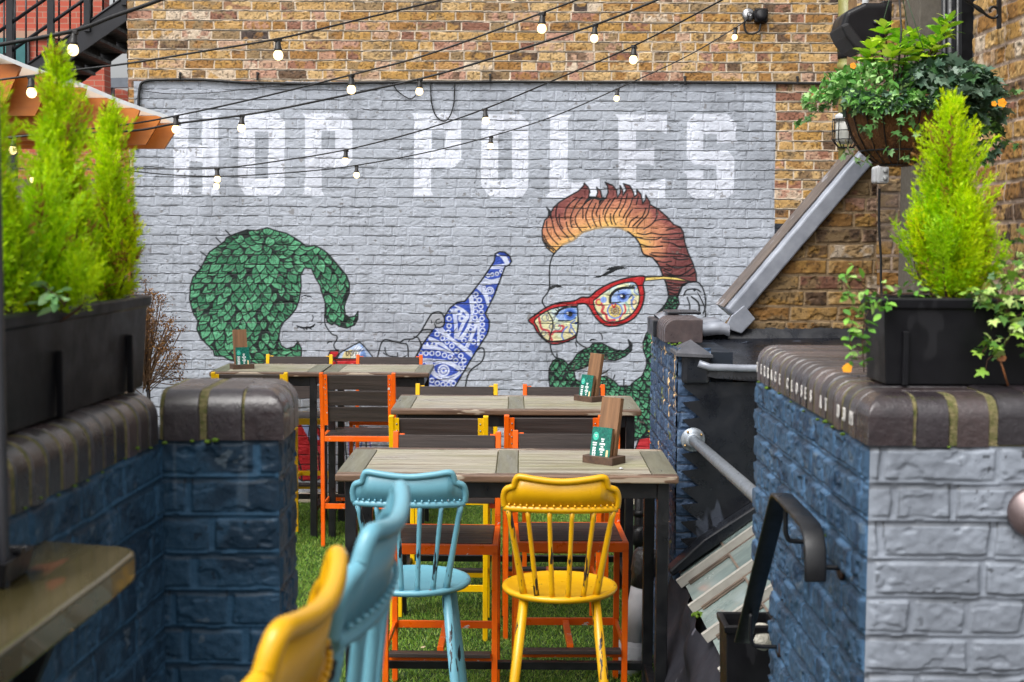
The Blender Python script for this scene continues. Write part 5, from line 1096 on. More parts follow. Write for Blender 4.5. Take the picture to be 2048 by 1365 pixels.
# ------------------------------------------------------------------ spindle back stools
def stool(mm_, label):
    c = empty('spindle_stool', (0, 0, 0), label=label, cat='bar stool', group='spindle back metal stools'); SH = .835
    # local: sitter faces +y; back at -y
    q = MB(); q.lathe([(0, SH-.020), (.17, SH-.022), (.203, SH-.016), (.209, SH-.006), (.206, SH+.003), (.192, SH+.006), (.186, SH+.003), (.12, SH-.002), (0, SH-.004)], (0, 0, 0), 48); q.build('seat', mm_, c)
    def arc(u, z, push=0):      # u in -1..1 across the back, curved in plan, leaning back with height
        ang = u*R(44); r = .275; t = (z-SH)/(.42)
        return Vector((math.sin(ang)*r*1.02, -(math.cos(ang)-.72)*r*.42-.125-.085*t+push*-1, z))
    top = SH+.42; bot = SH+.322
    # outline of the crest rail in (u, z)
    ol = []
    pts = [(-1, bot), (-1.02, bot+.035), (-.97, bot+.062), (-.86, bot+.072), (-.80, bot+.078), (-.77, bot+.098), (-.70, bot+.112), (-.45, bot+.106), (-.2, bot+.100), (0, bot+.098), (.2, bot+.100), (.45, bot+.106), (.70, bot+.112), (.77, bot+.098), (.80, bot+.078), (.86, bot+.072), (.97, bot+.062), (1.02, bot+.035), (1, bot)]
    P = [arc(u, z) for u, z in curve(pts, False, 4)]
    q = MB(); q.tube(P, .0115, 10); q.tube([arc(u/12, bot-.004+.0*abs(u)) for u in range(-12, 13)], .0125, 10); q.build('rail_rim', mm_, c)
    q = MB(); n = 28; vs = []
    zt = lambda u: np.interp(abs(u), [0, .45, .70, .77, .80, .86, .97, 1.0], [.098, .106, .112, .098, .078, .072, .062, .03])+bot
    for i in range(n+1):
        u = -1+2*i/n
        for z, ps in ((bot, .004), (zt(u), .004), (zt(u), -.004), (bot, -.004)): vs.append(arc(u, z, ps))
    fs = [(i*4+j, i*4+(j+1) % 4, (i+1)*4+(j+1) % 4, (i+1)*4+j) for i in range(n) for j in range(4)]
    q.add(vs, fs, True); q.build('rail_panel', mm_, c)
    q = MB()
    for i in range(17): q.lathe([(0, -.004), (.004, -.003), (.004, .003), (0, .004)], arc(-.9+1.8*i/16, bot+.012, .0105), 8, mat=Matrix.Rotation(R(90), 3, 'X'))
    q.build('stud', mm_, c)
    for i in range(6):
        u = -.92+1.84*i/5; a = arc(u, bot-.005); ang = u*R(46); b_ = Vector((math.sin(ang)*.188, -math.cos(ang)*.188, SH-.004))
        m_ = (a+b_)/2; q = MB(); q.tube([b_, b_+(a-b_)*.1, m_, a-(a-b_)*.1, a], [.0105, .0098, .0085, .0085, .0100] if 0 < i < 5 else [.0145, .013, .011, .0105, .012], 10); q.build('spindle', [M for M in SPM if M[0] == mm_][0][2], c)
    for sx in (-1, 1):
        for sy in (-1, 1):
            a = Vector((sx*.125, sy*.125, SH-.015)); b_ = Vector((sx*.215, sy*.215, 0)); q = MB(); q.tube([a, a+(b_-a)*.5, b_], [.0165, .0175, .013], 14); q.build('leg', [M for M in SPM if M[0] == mm_][0][1], c)
    q = MB()
    for z, k_ in ((.24, 1), (.30, 0)):
        s_ = .125+.09*(SH-z)/SH
        if k_: q.tube([(-s_, -s_, z), (s_, -s_, z)], .008, 8); q.tube([(-s_, s_, z), (s_, s_, z)], .010, 8)
        else: q.tube([(-s_, -s_, z), (-s_, s_, z)], .008, 8); q.tube([(s_, -s_, z), (s_, s_, z)], .008, 8)
    q.build('stretcher', mm_, c)
    return c
M_sb = pm('light_blue_enamel', (112, 168, 184), (98, 154, 172), 5, .32, .03, bs=.0, bd=.0004, bscale=120, chip=(120, 96, 90), chip_at=.70, chip_scale=14)
M_sb2 = pm('scuffed_blue_enamel', (112, 168, 184), (98, 154, 172), 5, .32, .03, bs=.0, bd=.0004, bscale=120, chip=(30, 34, 40), chip_at=.632, chip_scale=42, chip_stretch=(1, 1, .14))
M_sy = pm('mustard_enamel', (222, 168, 14), (206, 152, 8), 5, .30, .03, bs=.0, bd=.0004, bscale=120, chip=(70, 56, 46), chip_at=.70, chip_scale=14)
M_sy2 = pm('scuffed_mustard_enamel', (222, 168, 14), (206, 152, 8), 5, .30, .03, bs=.0, bd=.0004, bscale=120, chip=(44, 36, 34), chip_at=.632, chip_scale=42, chip_stretch=(1, 1, .14))
M_sb3 = pm('scratched_blue_enamel', (112, 168, 184), (98, 154, 172), 5, .32, .03, bs=.0, bd=.0004, bscale=120, chip=(30, 34, 40), chip_at=.60, chip_scale=30, chip_stretch=(1, 1, .2))
M_sy3 = pm('scratched_mustard_enamel', (222, 168, 14), (206, 152, 8), 5, .30, .03, bs=.0, bd=.0004, bscale=120, chip=(44, 36, 34), chip_at=.60, chip_scale=30, chip_stretch=(1, 1, .2))
SPM = [(M_sb, M_sb2, M_sb3), (M_sy, M_sy2, M_sy3)]
sbl = stool(M_sb, 'light blue spindle back stool with its back to us at the front table'); syl = stool(M_sy, 'mustard yellow spindle back stool with its back to us at the front table')
sbl.location = (-.355, 5.06, 0); sbl.rotation_euler[2] = R(-1); syl.location = (.177, 4.98, 0); syl.rotation_euler[2] = R(-1.5)
c2 = copy_tree(sbl); c2.location = (-.385, 1.75, .485); c2.rotation_euler[2] = R(88); c2['label'] = 'blurred light blue stool seen edge on, close to us in front of the mustard one'
c2['label'] = 'blurred light blue spindle stool seen edge on, in the middle of the near stools'
c3 = copy_tree(syl); c3.location = (-.422, 1.35, .485); c3.rotation_euler[2] = R(87.5); c3['label'] = 'blurred mustard yellow spindle stool seen edge on, nearest the camera'
SZ = .0
# ------------------------------------------------------------------ menu holders
def holder(loc, rz, label, base_m):
    h = empty('menu_holder', loc, rz, label=label, cat='menu holder', group='wooden menu holders on the tables')
    q = MB(); q.box((0, 0, .016), (.10, .15, .032)); q.build('base', base_m, h, bevel=.002)
    tl = R(11); 
    def lean(o): o.rotation_euler[1] = tl; return o
    q = MB(); q.box((0, 0, .136), (.024, .095, .27)); a = q.build('tall_board', M_holder, h, bevel=.0015); a.location = (.012, 0, .002); lean(a)
    q = MB(); q.box((0, 0, .073), (.018, .095, .146)); b_ = q.build('low_board', M_holder, h, bevel=.0015); b_.location = (-.028, 0, .004); lean(b_)
    q = MB(); q.box((-.0105, 0, .078), (.0015, .098, .138)); cd = q.build('menu_card', M_card_green, b_)
    def onc(y, z): return Vector((-.0118, -y, z))
    # card print: roundel, two blocks of stacked capitals, a tan panel
    q = MB(); q.prism([(.014*math.cos(t*.524), .018*math.sin(t*.524)) for t in range(12)], onc(-.028, .108), (0, -1, 0), (0, 0, 1), -.0004); q.build('roundel', M_card_mint, cd)
    q = MB(); q.prism([(-.004, -.018), (.006, -.018), (.006, .018), (-.004, .018)], onc(.034, .036), (0, -1, 0), (0, 0, 1), -.0004); q.build('tan_panel', M_card_tan, cd)
    q = MB(); rg = random.Random(3)
    def word(y, z, w_, hh):
        n = max(2, int(w_/(hh*.72)))
        for i in range(n):
            yy = y-w_/2+w_*(i+.5)/n; q.prism([(-w_/n*.4, -hh/2), (w_/n*.4, -hh/2), (w_/n*.4, hh/2), (-w_/n*.4, hh/2)] if rg.random() < .5 else [(-w_/n*.4, -hh/2), (w_/n*.1, -hh/2), (w_/n*.4, hh*.1), (w_/n*.4, hh/2), (-w_/n*.4, hh/2)], onc(yy, z), (0, -1, 0), (0, 0, 1), -.0008)
    word(-.028, .113, .015, .005); word(-.028, .106, .011, .005); word(-.030, .080, .022, .006); word(-.030, .071, .020, .006)
    for z in (.058, .047, .036, .025): word(-.030, z, .018, .009)
    for z, w_, hh in ((.098, .017, .006), (.089, .012, .006), (.077, .028, .009), (.066, .014, .006), (.055, .026, .009), (.044, .014, .006), (.034, .012, .006)): word(.008, z, w_, hh)
    q.build('lettering', M_card_white, cd)
    return h
holder(tuple(at(1208, 905, 5.78).xy)+(1.15,), R(52), 'pale wooden menu holder with green card at the right of the front table', M_holder_dark)
holder(tuple(at(1178, 792, 7.95).xy)+(1.15,), R(40), 'dark based wooden menu holder with green card on the second table', M_holder_dark)
holder(tuple(at(484, 733, 9.75).xy)+(1.15,), R(116), 'wooden menu holder with green card on the small table by the dried plant', M_holder_dark)
q = MB(); p = at(1242, 929, 5.62); p.z = 1.1515; q.lathe([(0, 0), (.008, .0), (.01, .003), (.004, .006)], p, 7); tag(q.build('paper_scrap', M_white), 'tiny white scrap lying on the front table near its holder', 'scrap')

for i, (x, y) in enumerate(((-.62, 7.9), (-.95, 8.4), (.3, 8.9), (-.2, 9.4), (-1.15, 9.1), (.45, 7.3), (-.45, 6.9), (.1, 9.9))):
    q = MB(); q.prism([(.0, -.006), (.012, -.008), (.026, 0), (.012, .008), (0, .006)], (x, y, .024), (math.cos(i*2.1), math.sin(i*2.1), .15), (-math.sin(i*2.1), math.cos(i*2.1), .2), .001); tag(q.build('fallen_leaf', M_drylf), 'small pale dry leaf lying on the artificial grass', 'leaf', 'dry leaves on the turf')
# ------------------------------------------------------------------ ledge, ashtray, post at the left
LG = empty('bar_ledge', (-.65, 1.6, 1.6), label='algae stained wooden drinks ledge with a rounded corner along the navy wall', cat='ledge')
zl = 1.637; xr = lambda y: -.262*2.05+(y-2.05)*.045
pts = [(xl(.25)-.02, .25), (xr(.25), .25), (xr(1.88), 1.88)]
for k in range(7): a = R(0+90*k/6); pts.append((xr(1.9)-.055+.055*math.cos(a), 1.99+.055*math.sin(a)))
pts += [(xl(2.09)-.02, 2.085)]
q = MB(); q.prism(pts, (0, 0, zl-.042), (1, 0, 0), (0, 1, 0), .042); q.build('top', M_ledgewood, LG, bevel=.006, seg=3, world=True)
for y in (.5, 1.2, 1.9): q = MB(); q.bar((xl(y)+.0, y, zl-.26), (xr(y)-.08, y, zl-.05), .03, .03); q.bar((xl(y)+.0, y, zl-.05), (xr(y)-.06, y, zl-.05), .03, .02); q.build('bracket', M_black, LG, world=True)
at_ = empty('ashtray', (-.705, 1.83, zl), label='square black ashtray on the drinks ledge at the left edge', cat='ashtray')
q = MB(); a = .047; b_ = .056; h_ = .036
vs = [(-a, -a, .001), (a, -a, .001), (a, a, .001), (-a, a, .001), (-b_, -b_, h_), (b_, -b_, h_), (b_, b_, h_), (-b_, b_, h_), (-b_+.008, -b_+.008, h_), (b_-.008, -b_+.008, h_), (b_-.008, b_-.008, h_), (-b_+.008, b_-.008, h_), (-a+.006, -a+.006, .01), (a-.006, -a+.006, .01), (a-.006, a-.006, .01), (-a+.006, a-.006, .01)]
fs = [(3, 2, 1, 0)]+[(i, (i+1) % 4, 4+(i+1) % 4, 4+i) for i in range(4)]+[(4+i, 4+(i+1) % 4, 8+(i+1) % 4, 8+i) for i in range(4)]+[(8+i, 8+(i+1) % 4, 12+(i+1) % 4, 12+i) for i in range(4)]+[(12, 13, 14, 15)]
q.add(vs, fs); q.build('bowl', M_plastic, at_, bevel=.002)
for p_, d_ in (((b_-.004, 0, h_+.004), (.012, .02, .008)), ((0, b_-.004, h_+.004), (.02, .012, .008)), ((0, -b_+.004, h_+.004), (.02, .012, .008))): q = MB(); q.box(p_, d_); q.build('cigarette_rest', M_plastic, at_, bevel=.002)
q = MB(); q.tube([(at(1, 600, 1.8).x-.004, 1.8, .44), (at(1, 600, 1.8).x-.004, 1.8, 2.75)], .008, 12); q.lathe([(0, 0), (.03, 0), (.03, .006), (.01, .01)], (at(1, 600, 1.8).x-.004, 1.8, .44), 16); tag(q.build('metal_post', M_steelblack), 'slim blackish metal post standing at the left edge of the ledge', 'post')

# ------------------------------------------------------------------ handrail on the blue return wall
HR = empty('stair_handrail', (.62, 3.1, 1.3), label='black flat bar stair handrail bracketed off the blue wall', cat='handrail')
xh = .612; zh = 1.512
def sweep(pts, wdt, th_):
    """flat bar along pts, wide across x"""
    q = MB(); vs = []; P = [Vector(p) for p in pts]
    for i, p in enumerate(P):
        t = (P[min(i+1, len(P)-1)]-P[max(i-1, 0)]).normalized(); n_ = Vector((1, 0, 0)).cross(t).normalized()
        for a, b2 in ((-wdt/2, -th_/2), (wdt/2, -th_/2), (wdt/2, th_/2), (-wdt/2, th_/2)): vs.append(p+Vector((a, 0, 0))+n_*b2)
    q.add(vs, [(i*4+j, i*4+(j+1) % 4, (i+1)*4+(j+1) % 4, (i+1)*4+j) for i in range(len(P)-1) for j in range(4)], True)
    q.f.append([3, 2, 1, 0]); q.sm.append(False); q.mi.append(0); n4 = (len(P)-1)*4; q.f.append([n4, n4+1, n4+2, n4+3]); q.sm.append(False); q.mi.append(0); return q
path = [(xh, 3.62, 1.03), (xh, 3.60, 1.05), (xh, 3.17, 1.495), (xh, 3.15, 1.510), (xh, 3.12, 1.514), (xh, 2.92, 1.512), (xh, 2.83, 1.508), (xh, 2.795, 1.495), (xh, 2.775, 1.47), (xh, 2.77, 1.43), (xh, 2.77, 1.405)]
q = sweep(path, .044, .011); q.build('flat_bar', M_black, HR, bevel=.004, seg=2, world=True)
for y, z in ((2.86, 1.50), (3.08, 1.505), (3.50, 1.14)):
    q = MB(); pts = [(xh, y, z), (xh, y, z-.055), (xh+.004, y, z-.075), (xh+.015, y, z-.085), (XR-.004, y, z-.087)]; q.tube(curve(pts, False, 4), .0055, 8); bkt = q.build('wall_bracket', M_black, HR, world=True)
    q = MB(); q.lathe([(0, -.003), (.026, -.003), (.026, .003), (0, .004)], (XR-.006, y, z-.087), 18, mat=Matrix.Rotation(R(90), 3, 'Y')); q.build('rose', pm('rusted_plate', (74, 50, 38), (40, 32, 30), 40, .8, bs=.4), bkt, world=False)

# trough hung by the steps with a pale stone in it
def trough(name, W, D, H, taper, m):
    """open rectangular planter: local origin at the base centre, long side along x"""
    q = MB(); t = .006
    def ring(w_, d_, z): return [(-w_/2, -d_/2, z), (w_/2, -d_/2, z), (w_/2, d_/2, z), (-w_/2, d_/2, z)]
    R_ = [ring(W-2*taper, D-2*taper, 0), ring(W-.012, D-.012, H-.022), ring(W, D, H-.022), ring(W+.004, D+.004, H-.004), ring(W, D, H), ring(W-.03, D-.03, H), ring(W-.034, D-.034, H-.02), ring(W-2*taper-t*2, D-2*taper-t*2, t)]
    vs = [v for r in R_ for v in r]; fs = [(3, 2, 1, 0)]+[(i*4+j, i*4+(j+1) % 4, (i+1)*4+(j+1) % 4, (i+1)*4+j) for i in range(len(R_)-1) for j in range(4)]+[(28, 29, 30, 31)]
    q.add(vs, fs); return q
tr = empty('small_trough', (.70, 3.86, .66), label='small open black trough by the foot of the handrail with a pale stone in it', cat='planter')
tr.location = at(1503, 1420, 4.02)+Vector((.0, .08, .0)); zt_ = tr.location.z
q = trough('t', .165, .16, .25, .012, M_plastic); q.build('box', M_plastic, tr, bevel=.003)
q = MB(); q.box((0, 0, .16), (.135, .13, .02)); q.build('soil', M_soil, tr)
st = MB(); st.lathe([(0, -.03), (.035, -.025), (.048, 0), (.04, .03), (.015, .045), (0, .047)], at(1522, 1270, 4.0)+Vector((.012, .06, -.03)), 9); tag(st.build('pale_stone', pm('limestone', (206, 202, 190), (150, 148, 134), 24, .8, bs=1, bd=.01)), 'pale rough stone resting in the small black trough', 'stone')
q = MB(); q.box((tr.location.x+.02, tr.location.y, zt_/2), (.05, .05, zt_-.004)); q.build('support_post', M_black, tr, world=True)
# recessed metal cup lamp at the right edge
q = MB(); q.lathe([(0, -.01), (.045, -.008), (.05, 0), (.046, .012), (0, .018)], (at(2052, 1032, 2.62).x+.026, 2.655, at(2052, 1032, 2.62).z), 28, mat=mm); tag(q.build('wall_disc', pm('brown_metal', (120, 104, 104), (96, 84, 84), 10, .35, metallic=.4, bs=0)), 'round brownish metal disc on the grey wall at the right edge', 'wall plate')

# ------------------------------------------------------------------ plants
def frames(d, roll):
    d = d/np.linalg.norm(d, axis=1, keepdims=True); u = np.tile([0, 0, 1.], (len(d), 1)); u[np.abs(d[:, 2]) > .95] = [1, 0, 0]
    x = np.cross(d, u); x /= np.linalg.norm(x, axis=1, keepdims=True); y = np.cross(x, d); c = np.cos(roll)[:, None]; s_ = np.sin(roll)[:, None]
    return d, x*c+y*s_, -x*s_+y*c          # along, across, normal
def leafmesh(name, pos, d, roll, size, tmpl, colr, mat, parent=None, world=True):
    """tmpl: (k,3) along, across, out"""
    a, b_, n_ = frames(d, roll); T = np.array(tmpl, float)
    if T.shape[1] == 2: T = np.concatenate([T, np.zeros((len(T), 1))], 1)
    k = len(T); co = pos[:, None]+size[:, None, None]*(a[:, None]*T[None, :, :1]+b_[:, None]*T[None, :, 1:2]+n_[:, None]*T[None, :, 2:])
    me = meshnp(name, co.reshape(-1, 3), np.arange(len(pos)*k).reshape(-1, k), k, np.repeat(colr, k, 0)); return link(name, me, mat, parent, world)
KITE = [(0, -.05), (.45, -.16), (1, 0), (.45, .16), (0, .05)]
OVAL = [(0, 0, 0), (.25, -.2, .05), (.6, -.24, .06), (.85, -.13, 0), (1, 0, -.08), (.85, .13, 0), (.6, .24, .06), (.25, .2, .05)]
IVY = [(0, 0, 0), (-.12, -.25, .02), (.05, -.5, -.04), (.25, -.27, .03), (.5, -.52, -.05), (.55, -.2, .03), (1, 0, -.1), (.55, .2, .03), (.5, .52, -.05), (.25, .27, .03), (.05, .5, -.04), (-.12, .25, .02)]
def pick(cols, n): return np.array([s2l(c) for c in cols])[rng.integers(0, len(cols), n)]*rng.uniform(.85, 1.15, (n, 1))
LIME = [(206, 236, 12), (186, 226, 12), (220, 240, 16), (158, 206, 14), (128, 180, 16), (206, 228, 40)]
def conifer(base, H, rad, label, nb=9, lean=(0, 0), seed=0, shift=0.):
    """dwarf conifer: a main leader and several upswept side leaders, each carrying short flat sprays"""
    c = empty('conifer', base, label=label, cat='conifer', group='lime green dwarf conifers'); r_ = np.random.default_rng(seed); bx = np.array(base, float)
    bm_ = MB(); P = []; D = []; S = []; cols = []; tr_ = None
    leaders = [(0, 0, 1.0, 0.0)]+[(r_.uniform(0, 6.28), r_.uniform(.35, 1.0), r_.uniform(.45, .93), r_.uniform(0, .25)) for _ in range(nb)]
    for li, (a, k, hf, st) in enumerate(leaders):
        r0 = rad*k*(1.12-hf)*1.25 if li else 0; hh = H*hf*(1-.28*k*(li > 0)); tone = pick(LIME[:4], 1)[0]*r_.uniform(.8, 1.05)
        def pos(t): o = r0*math.sin(min(1, t*1.5)*1.57); return bx+np.array([math.cos(a)*o+lean[0]*t*hf, math.sin(a)*o+lean[1]*t*hf, hh*t])
        pts = [tuple(pos(t)) for t in np.linspace(.0, .97, 8)]; tb = MB() if li == 0 else bm_
        tb.tube(pts, [(.0055 if li == 0 else .0032)*(1-.8*i/7) for i in range(8)], 6)
        if li == 0: tb.build('trunk', M_bark, c, world=True)
        n = int((200 if li == 0 else 125)*hh/.42)
        for i in range(n):
            t = (.10 if li else .03)+(.90 if li else .97)*r_.random()**.9; wd = (rad*.72 if li == 0 else rad*.42)*min(1, (1-t)*2.0+.16)*r_.uniform(.6, 1.15)
            b_ = r_.uniform(0, 6.28); el = .62+.5*t+r_.uniform(-.25, .3); d = np.array([math.cos(b_)*math.cos(el), math.sin(b_)*math.cos(el), math.sin(el)]); L = wd/max(.42, math.cos(el)); o = pos(t)
            fl = np.cross(d, r_.normal(0, 1, 3)); fl /= np.linalg.norm(fl); br = r_.uniform(.75, 1.2); brown = r_.random() < .05
            cc = (tone*.7+.3*pick(LIME, 1)[0])*br if not brown else np.array(s2l((150, 108, 50)))
            for j in range(int(4+L*95)):
                s_ = (j+.5)/(4+L*95); p = o+d*L*s_+np.array([0, 0, .012*s_*s_]); td = d+fl*(.75 if j % 2 else -.75)*(1-.4*s_)+r_.normal(0, .12, 3); td /= np.linalg.norm(td); tl = r_.uniform(.012, .026)*(1.1-.4*s_)
                for m_ in range(5): u = (m_+.4)/5; P.append(p+td*tl*u); D.append(td+fl*(.5 if m_ % 2 else -.5)+r_.normal(0, .15, 3)); S.append(r_.uniform(.007, .012)); cols.append(cc*(.9+.25*u))
    n = len(P); leafmesh('foliage', np.array(P), np.array(D), rng.uniform(0, 6.28, n), np.array(S), KITE, np.clip(np.array(cols), 0, .9), M_lime, c)
    bm_.build('side_stems', M_bark, c, world=True); return c
DLW = Vector((dl.x, dl.y, 0))
def window_box(loc, rz, W, D, H, label, fill=True):
    t = empty('planter', loc, rz, label=label, cat='planter', group='long black window boxes on the wall tops'); q = trough('t', W, D, H, .014, M_plastic); q.build('box', M_plastic, t, bevel=.004, seg=2)
    q = MB(); q.box((0, 0, H-.035), (W-.04, D-.04, .02)); q.build('soil', M_soil, t)
    for x in (-W/2+.05, -.06, W/2-.12): q = MB(); q.box((x, -D/2+.004, .055), (.012, .012, .11)); q.build('rib', M_plastic, t, bevel=.002)
    return t
# left box: its front face follows the wall, long side along y
yc = 2.33; xc_ = xl(yc)-.032-.09
window_box((xc_, yc, HT+.002), math.pi/2-math.atan(tanL), .84, .18, .180, 'black window box of conifers on the navy wall top at left')
window_box((.748+.42, 2.825+.09, HT+.002), 0, .84, .18, .178, 'black window box on the right wall top holding one conifer and trailing ivy')
zs = HT+.145
conifer((xl(2.45)-.10, 2.45, zs), .46, .080, 'tallest lime conifer in the left window box, its tip below the second light bulb', nb=9, lean=(-.01, .03), seed=1)
conifer((xl(2.63)-.075, 2.63, zs), .37, .074, 'lime conifer at the far end of the left window box', nb=8, lean=(0, .02), seed=2)
conifer((xl(2.14)-.10, 2.14, zs), .36, .085, 'lime conifer cut off by the left edge of the view', nb=7, seed=3)
conifer((xl(2.28)-.07, 2.28, zs), .20, .11, 'low bushy lime conifer at the front of the left window box', nb=9, seed=4)
conifer((.915, 2.93, zs), 0.41, .118, 'lime conifer standing alone in the right window box', nb=13, lean=(-.008, .0), seed=5)
def sprigs(path, n, cols, spread, size, tmpl, name, parent, stem=True, hang=.3):
    """leaves along a stem path"""
    P = np.array(curve([tuple(p) for p in path], False, 5)) if len(path) > 2 else np.array([tuple(p) for p in path])
    i = rng.integers(0, len(P)-1, n); f = rng.random(n)[:, None]; p = P[i]*(1-f)+P[i+1]*f+rng.normal(0, spread, (n, 3))
    d = rng.normal(0, 1, (n, 3))*np.array([1, .8, .6])+np.array([0, -.5, -hang]); s_ = rng.uniform(.7, 1.25, n)*size
    return p, d, s_
def clump(parent, parts, mat=M_leaf, name='leaves'):
    pass
# ivy and trailing pansies in the right window box
def trailing(name, label, strands, cols, size, cat, group=None, tmpl=IVY, flower=None):
    allp = [p for s_ in strands for p in s_[0]]; base = allp[0]
    r = empty(name, tuple(base), label=label, cat=cat, group=group); P = []; D = []; S = []; q = MB()
    for path, n, sp in strands:
        p, d, s_ = sprigs(path, n, cols, sp, size, tmpl, '', None); P.append(p); D.append(d); S.append(s_)
        pts = curve([tuple(x) for x in path], False, 4) if len(path) > 2 else path; q.tube(pts, .0013, 5)
        for a in p[::2]:
            k = min(pts, key=lambda z: (Vector(z)-Vector(a)).length); q.tube([k, tuple(a)], .0007, 3, cap=False)
    P = np.concatenate(P); D = np.concatenate(D); S = np.concatenate(S); n = len(P)
    leafmesh('leaves', P, D, rng.uniform(-.9, .9, n), S, tmpl, pick(cols, n), M_leaf, r); q.build('stems', M_bark, r, world=True)
    if flower:
        q = MB()
        for p, s_ in flower:
            for k in range(5):
                a = k*1.257+.3; o = p+Vector((math.cos(a)*s_*.6, -.003-.001*k, math.sin(a)*s_*.6)); q.prism([(s_*.62*math.cos(t*.785), s_*.6*math.sin(t*.785)) for t in range(8)], o, (1, 0, 0), (0, .2, 1), -.0015)
        q.build('flower', pm('orange_petal', (246, 166, 12), (236, 138, 4), 30, .6, bs=.2), r, world=True)
    return r
IVYC = [(120, 160, 56), (150, 188, 76), (88, 134, 52), (180, 204, 118), (72, 112, 56)]
PALE = [(130, 184, 70), (104, 164, 60), (166, 206, 110), (84, 138, 52)]
A = lambda x, y, Y: at(x, y, Y)
trailing('ivy', 'variegated ivy trailing over the right window box beside its conifer', [
    ([A(1960, 610, 2.9), A(2000, 570, 2.85), A(2048, 545, 2.85)], 60, .022), ([A(1930, 600, 2.86), A(1970, 590, 2.80), A(2020, 610, 2.79)], 50, .016),
    ([A(2040, 560, 2.85), A(2080, 620, 2.8), A(2090, 700, 2.8)], 60, .03), ([A(2000, 600, 2.82), A(2025, 650, 2.79), A(2010, 690, 2.785), A(1975, 720, 2.785)], 34, .014), ([A(2030, 520, 2.95), A(2100, 500, 2.95)], 40, .03), ([A(1985, 680, 2.785), A(1965, 705, 2.785)], 12, .008)], IVYC, .022, 'ivy')
trailing('trailing_pansy', 'drooping pansy stems hanging off the left end of the right window box', [
    ([A(1775, 600, 2.86), A(1740, 590, 2.84), A(1705, 600, 2.83), A(1690, 570, 2.83), A(1675, 555, 2.83)], 26, .012), ([A(1765, 605, 2.84), A(1725, 610, 2.82), A(1705, 650, 2.81), A(1700, 700, 2.81)], 46, .012), ([A(1770, 600, 2.84), A(1735, 625, 2.82), A(1725, 680, 2.81), A(1728, 745, 2.81)], 36, .010), ([A(1770, 598, 2.88), A(1712, 560, 2.85), A(1712, 535, 2.85)], 8, .006), ([A(1780, 590, 2.9), A(1860, 585, 2.9)], 16, .01)], PALE, .021, 'plant', tmpl=OVAL, flower=[(A(1694, 736, 2.80), .008), (A(1690, 738, 2.80), .006)])
q = MB(); s0_ = A(1994, 706, 2.785); q.tube([s0_, A(2005, 735, 2.775), A(2016, 772, 2.775)], .002, 5); q.prism([(.010*math.cos(t*.785), .008*math.sin(t*.785)) for t in range(8)], A(2003, 716, 2.775), (1, 0, 0), (0, .3, 1), -.003); tag(q.build('dead_leaf', pm('dead_leaf', (150, 92, 48), (98, 62, 38), 30, .8)), 'withered brown leaf and stalk against the right window box', 'dead leaf')
trailing('small_plant', 'pale leafed plant among the conifers in the left window box', [([A(80, 570, 2.2), A(110, 590, 2.15), A(130, 610, 2.15)], 16, .012)], [(120, 170, 110), (150, 190, 130)], .026, 'plant', tmpl=OVAL)

# dried plant by the mural wall
dpn = empty('dried_plant', at(300, 800, 8.9), label='dead brown hydrangea stems against the wall left of the leaf-haired woman', cat='dried plant')
q = MB(); P = []; D = []; rg = random.Random(9); o_ = at(293, 790, 8.9)
for i in range(70):
    ex = rg.uniform(235, 372); ey = 555+abs(ex-290)*1.1+rg.uniform(0, 150); e = at(ex, ey, 8.9+rg.uniform(-.25, .25)); s0 = o_+Vector((rg.uniform(-.03, .03), 0, rg.uniform(0, .15)))
    m_ = (s0+e)/2+Vector((0, 0, rg.uniform(-.03, .03))); pts = curve([tuple(s0), tuple(m_), tuple(e)], False, 4); q.tube(pts, [.003]*(len(pts)-1)+[.001], 4)
    for k in range(3):
        b0 = Vector(pts[4+k]); e2 = b0+Vector((rg.uniform(-.03, .08), rg.uniform(-.03, .03), rg.uniform(.02, .10))); q.tube([b0, e2], .0011, 3, cap=False)
        for j in range(10): P.append(np.array(e2)+np.array([rg.gauss(0, .012) for _ in range(3)])); D.append([rg.gauss(0, 1) for _ in range(3)])
    for j in range(34): P.append(np.array(e)+np.array([rg.gauss(0, .016) for _ in range(3)])); D.append([rg.gauss(0, 1) for _ in range(3)])
n = len(P); leafmesh('dead_flower_heads', np.array(P), np.array(D), rng.uniform(0, 6, n), rng.uniform(.008, .018, n), OVAL, pick([(140, 98, 52), (112, 76, 42), (160, 120, 74), (90, 60, 36)], n), M_dry, dpn)
q.build('stems', pm('dead_stem', (116, 88, 62), (84, 60, 44), 20, .85), dpn, world=True)
q = MB(); q.tube([at(297, 800, 8.9), at(293, 640, 8.95)], .009, 10); q.tube([at(302, 1040, 8.9), at(297, 780, 8.9)], .012, 10); q.lathe([(0, 0), (.13, 0), (.17, .34), (.155, .34), (.15, .31), (0, .31)], (at(295, 800, 8.9).x, 8.9, 0), 24); q.build('pot_and_cane', M_plastic, dpn, world=True)

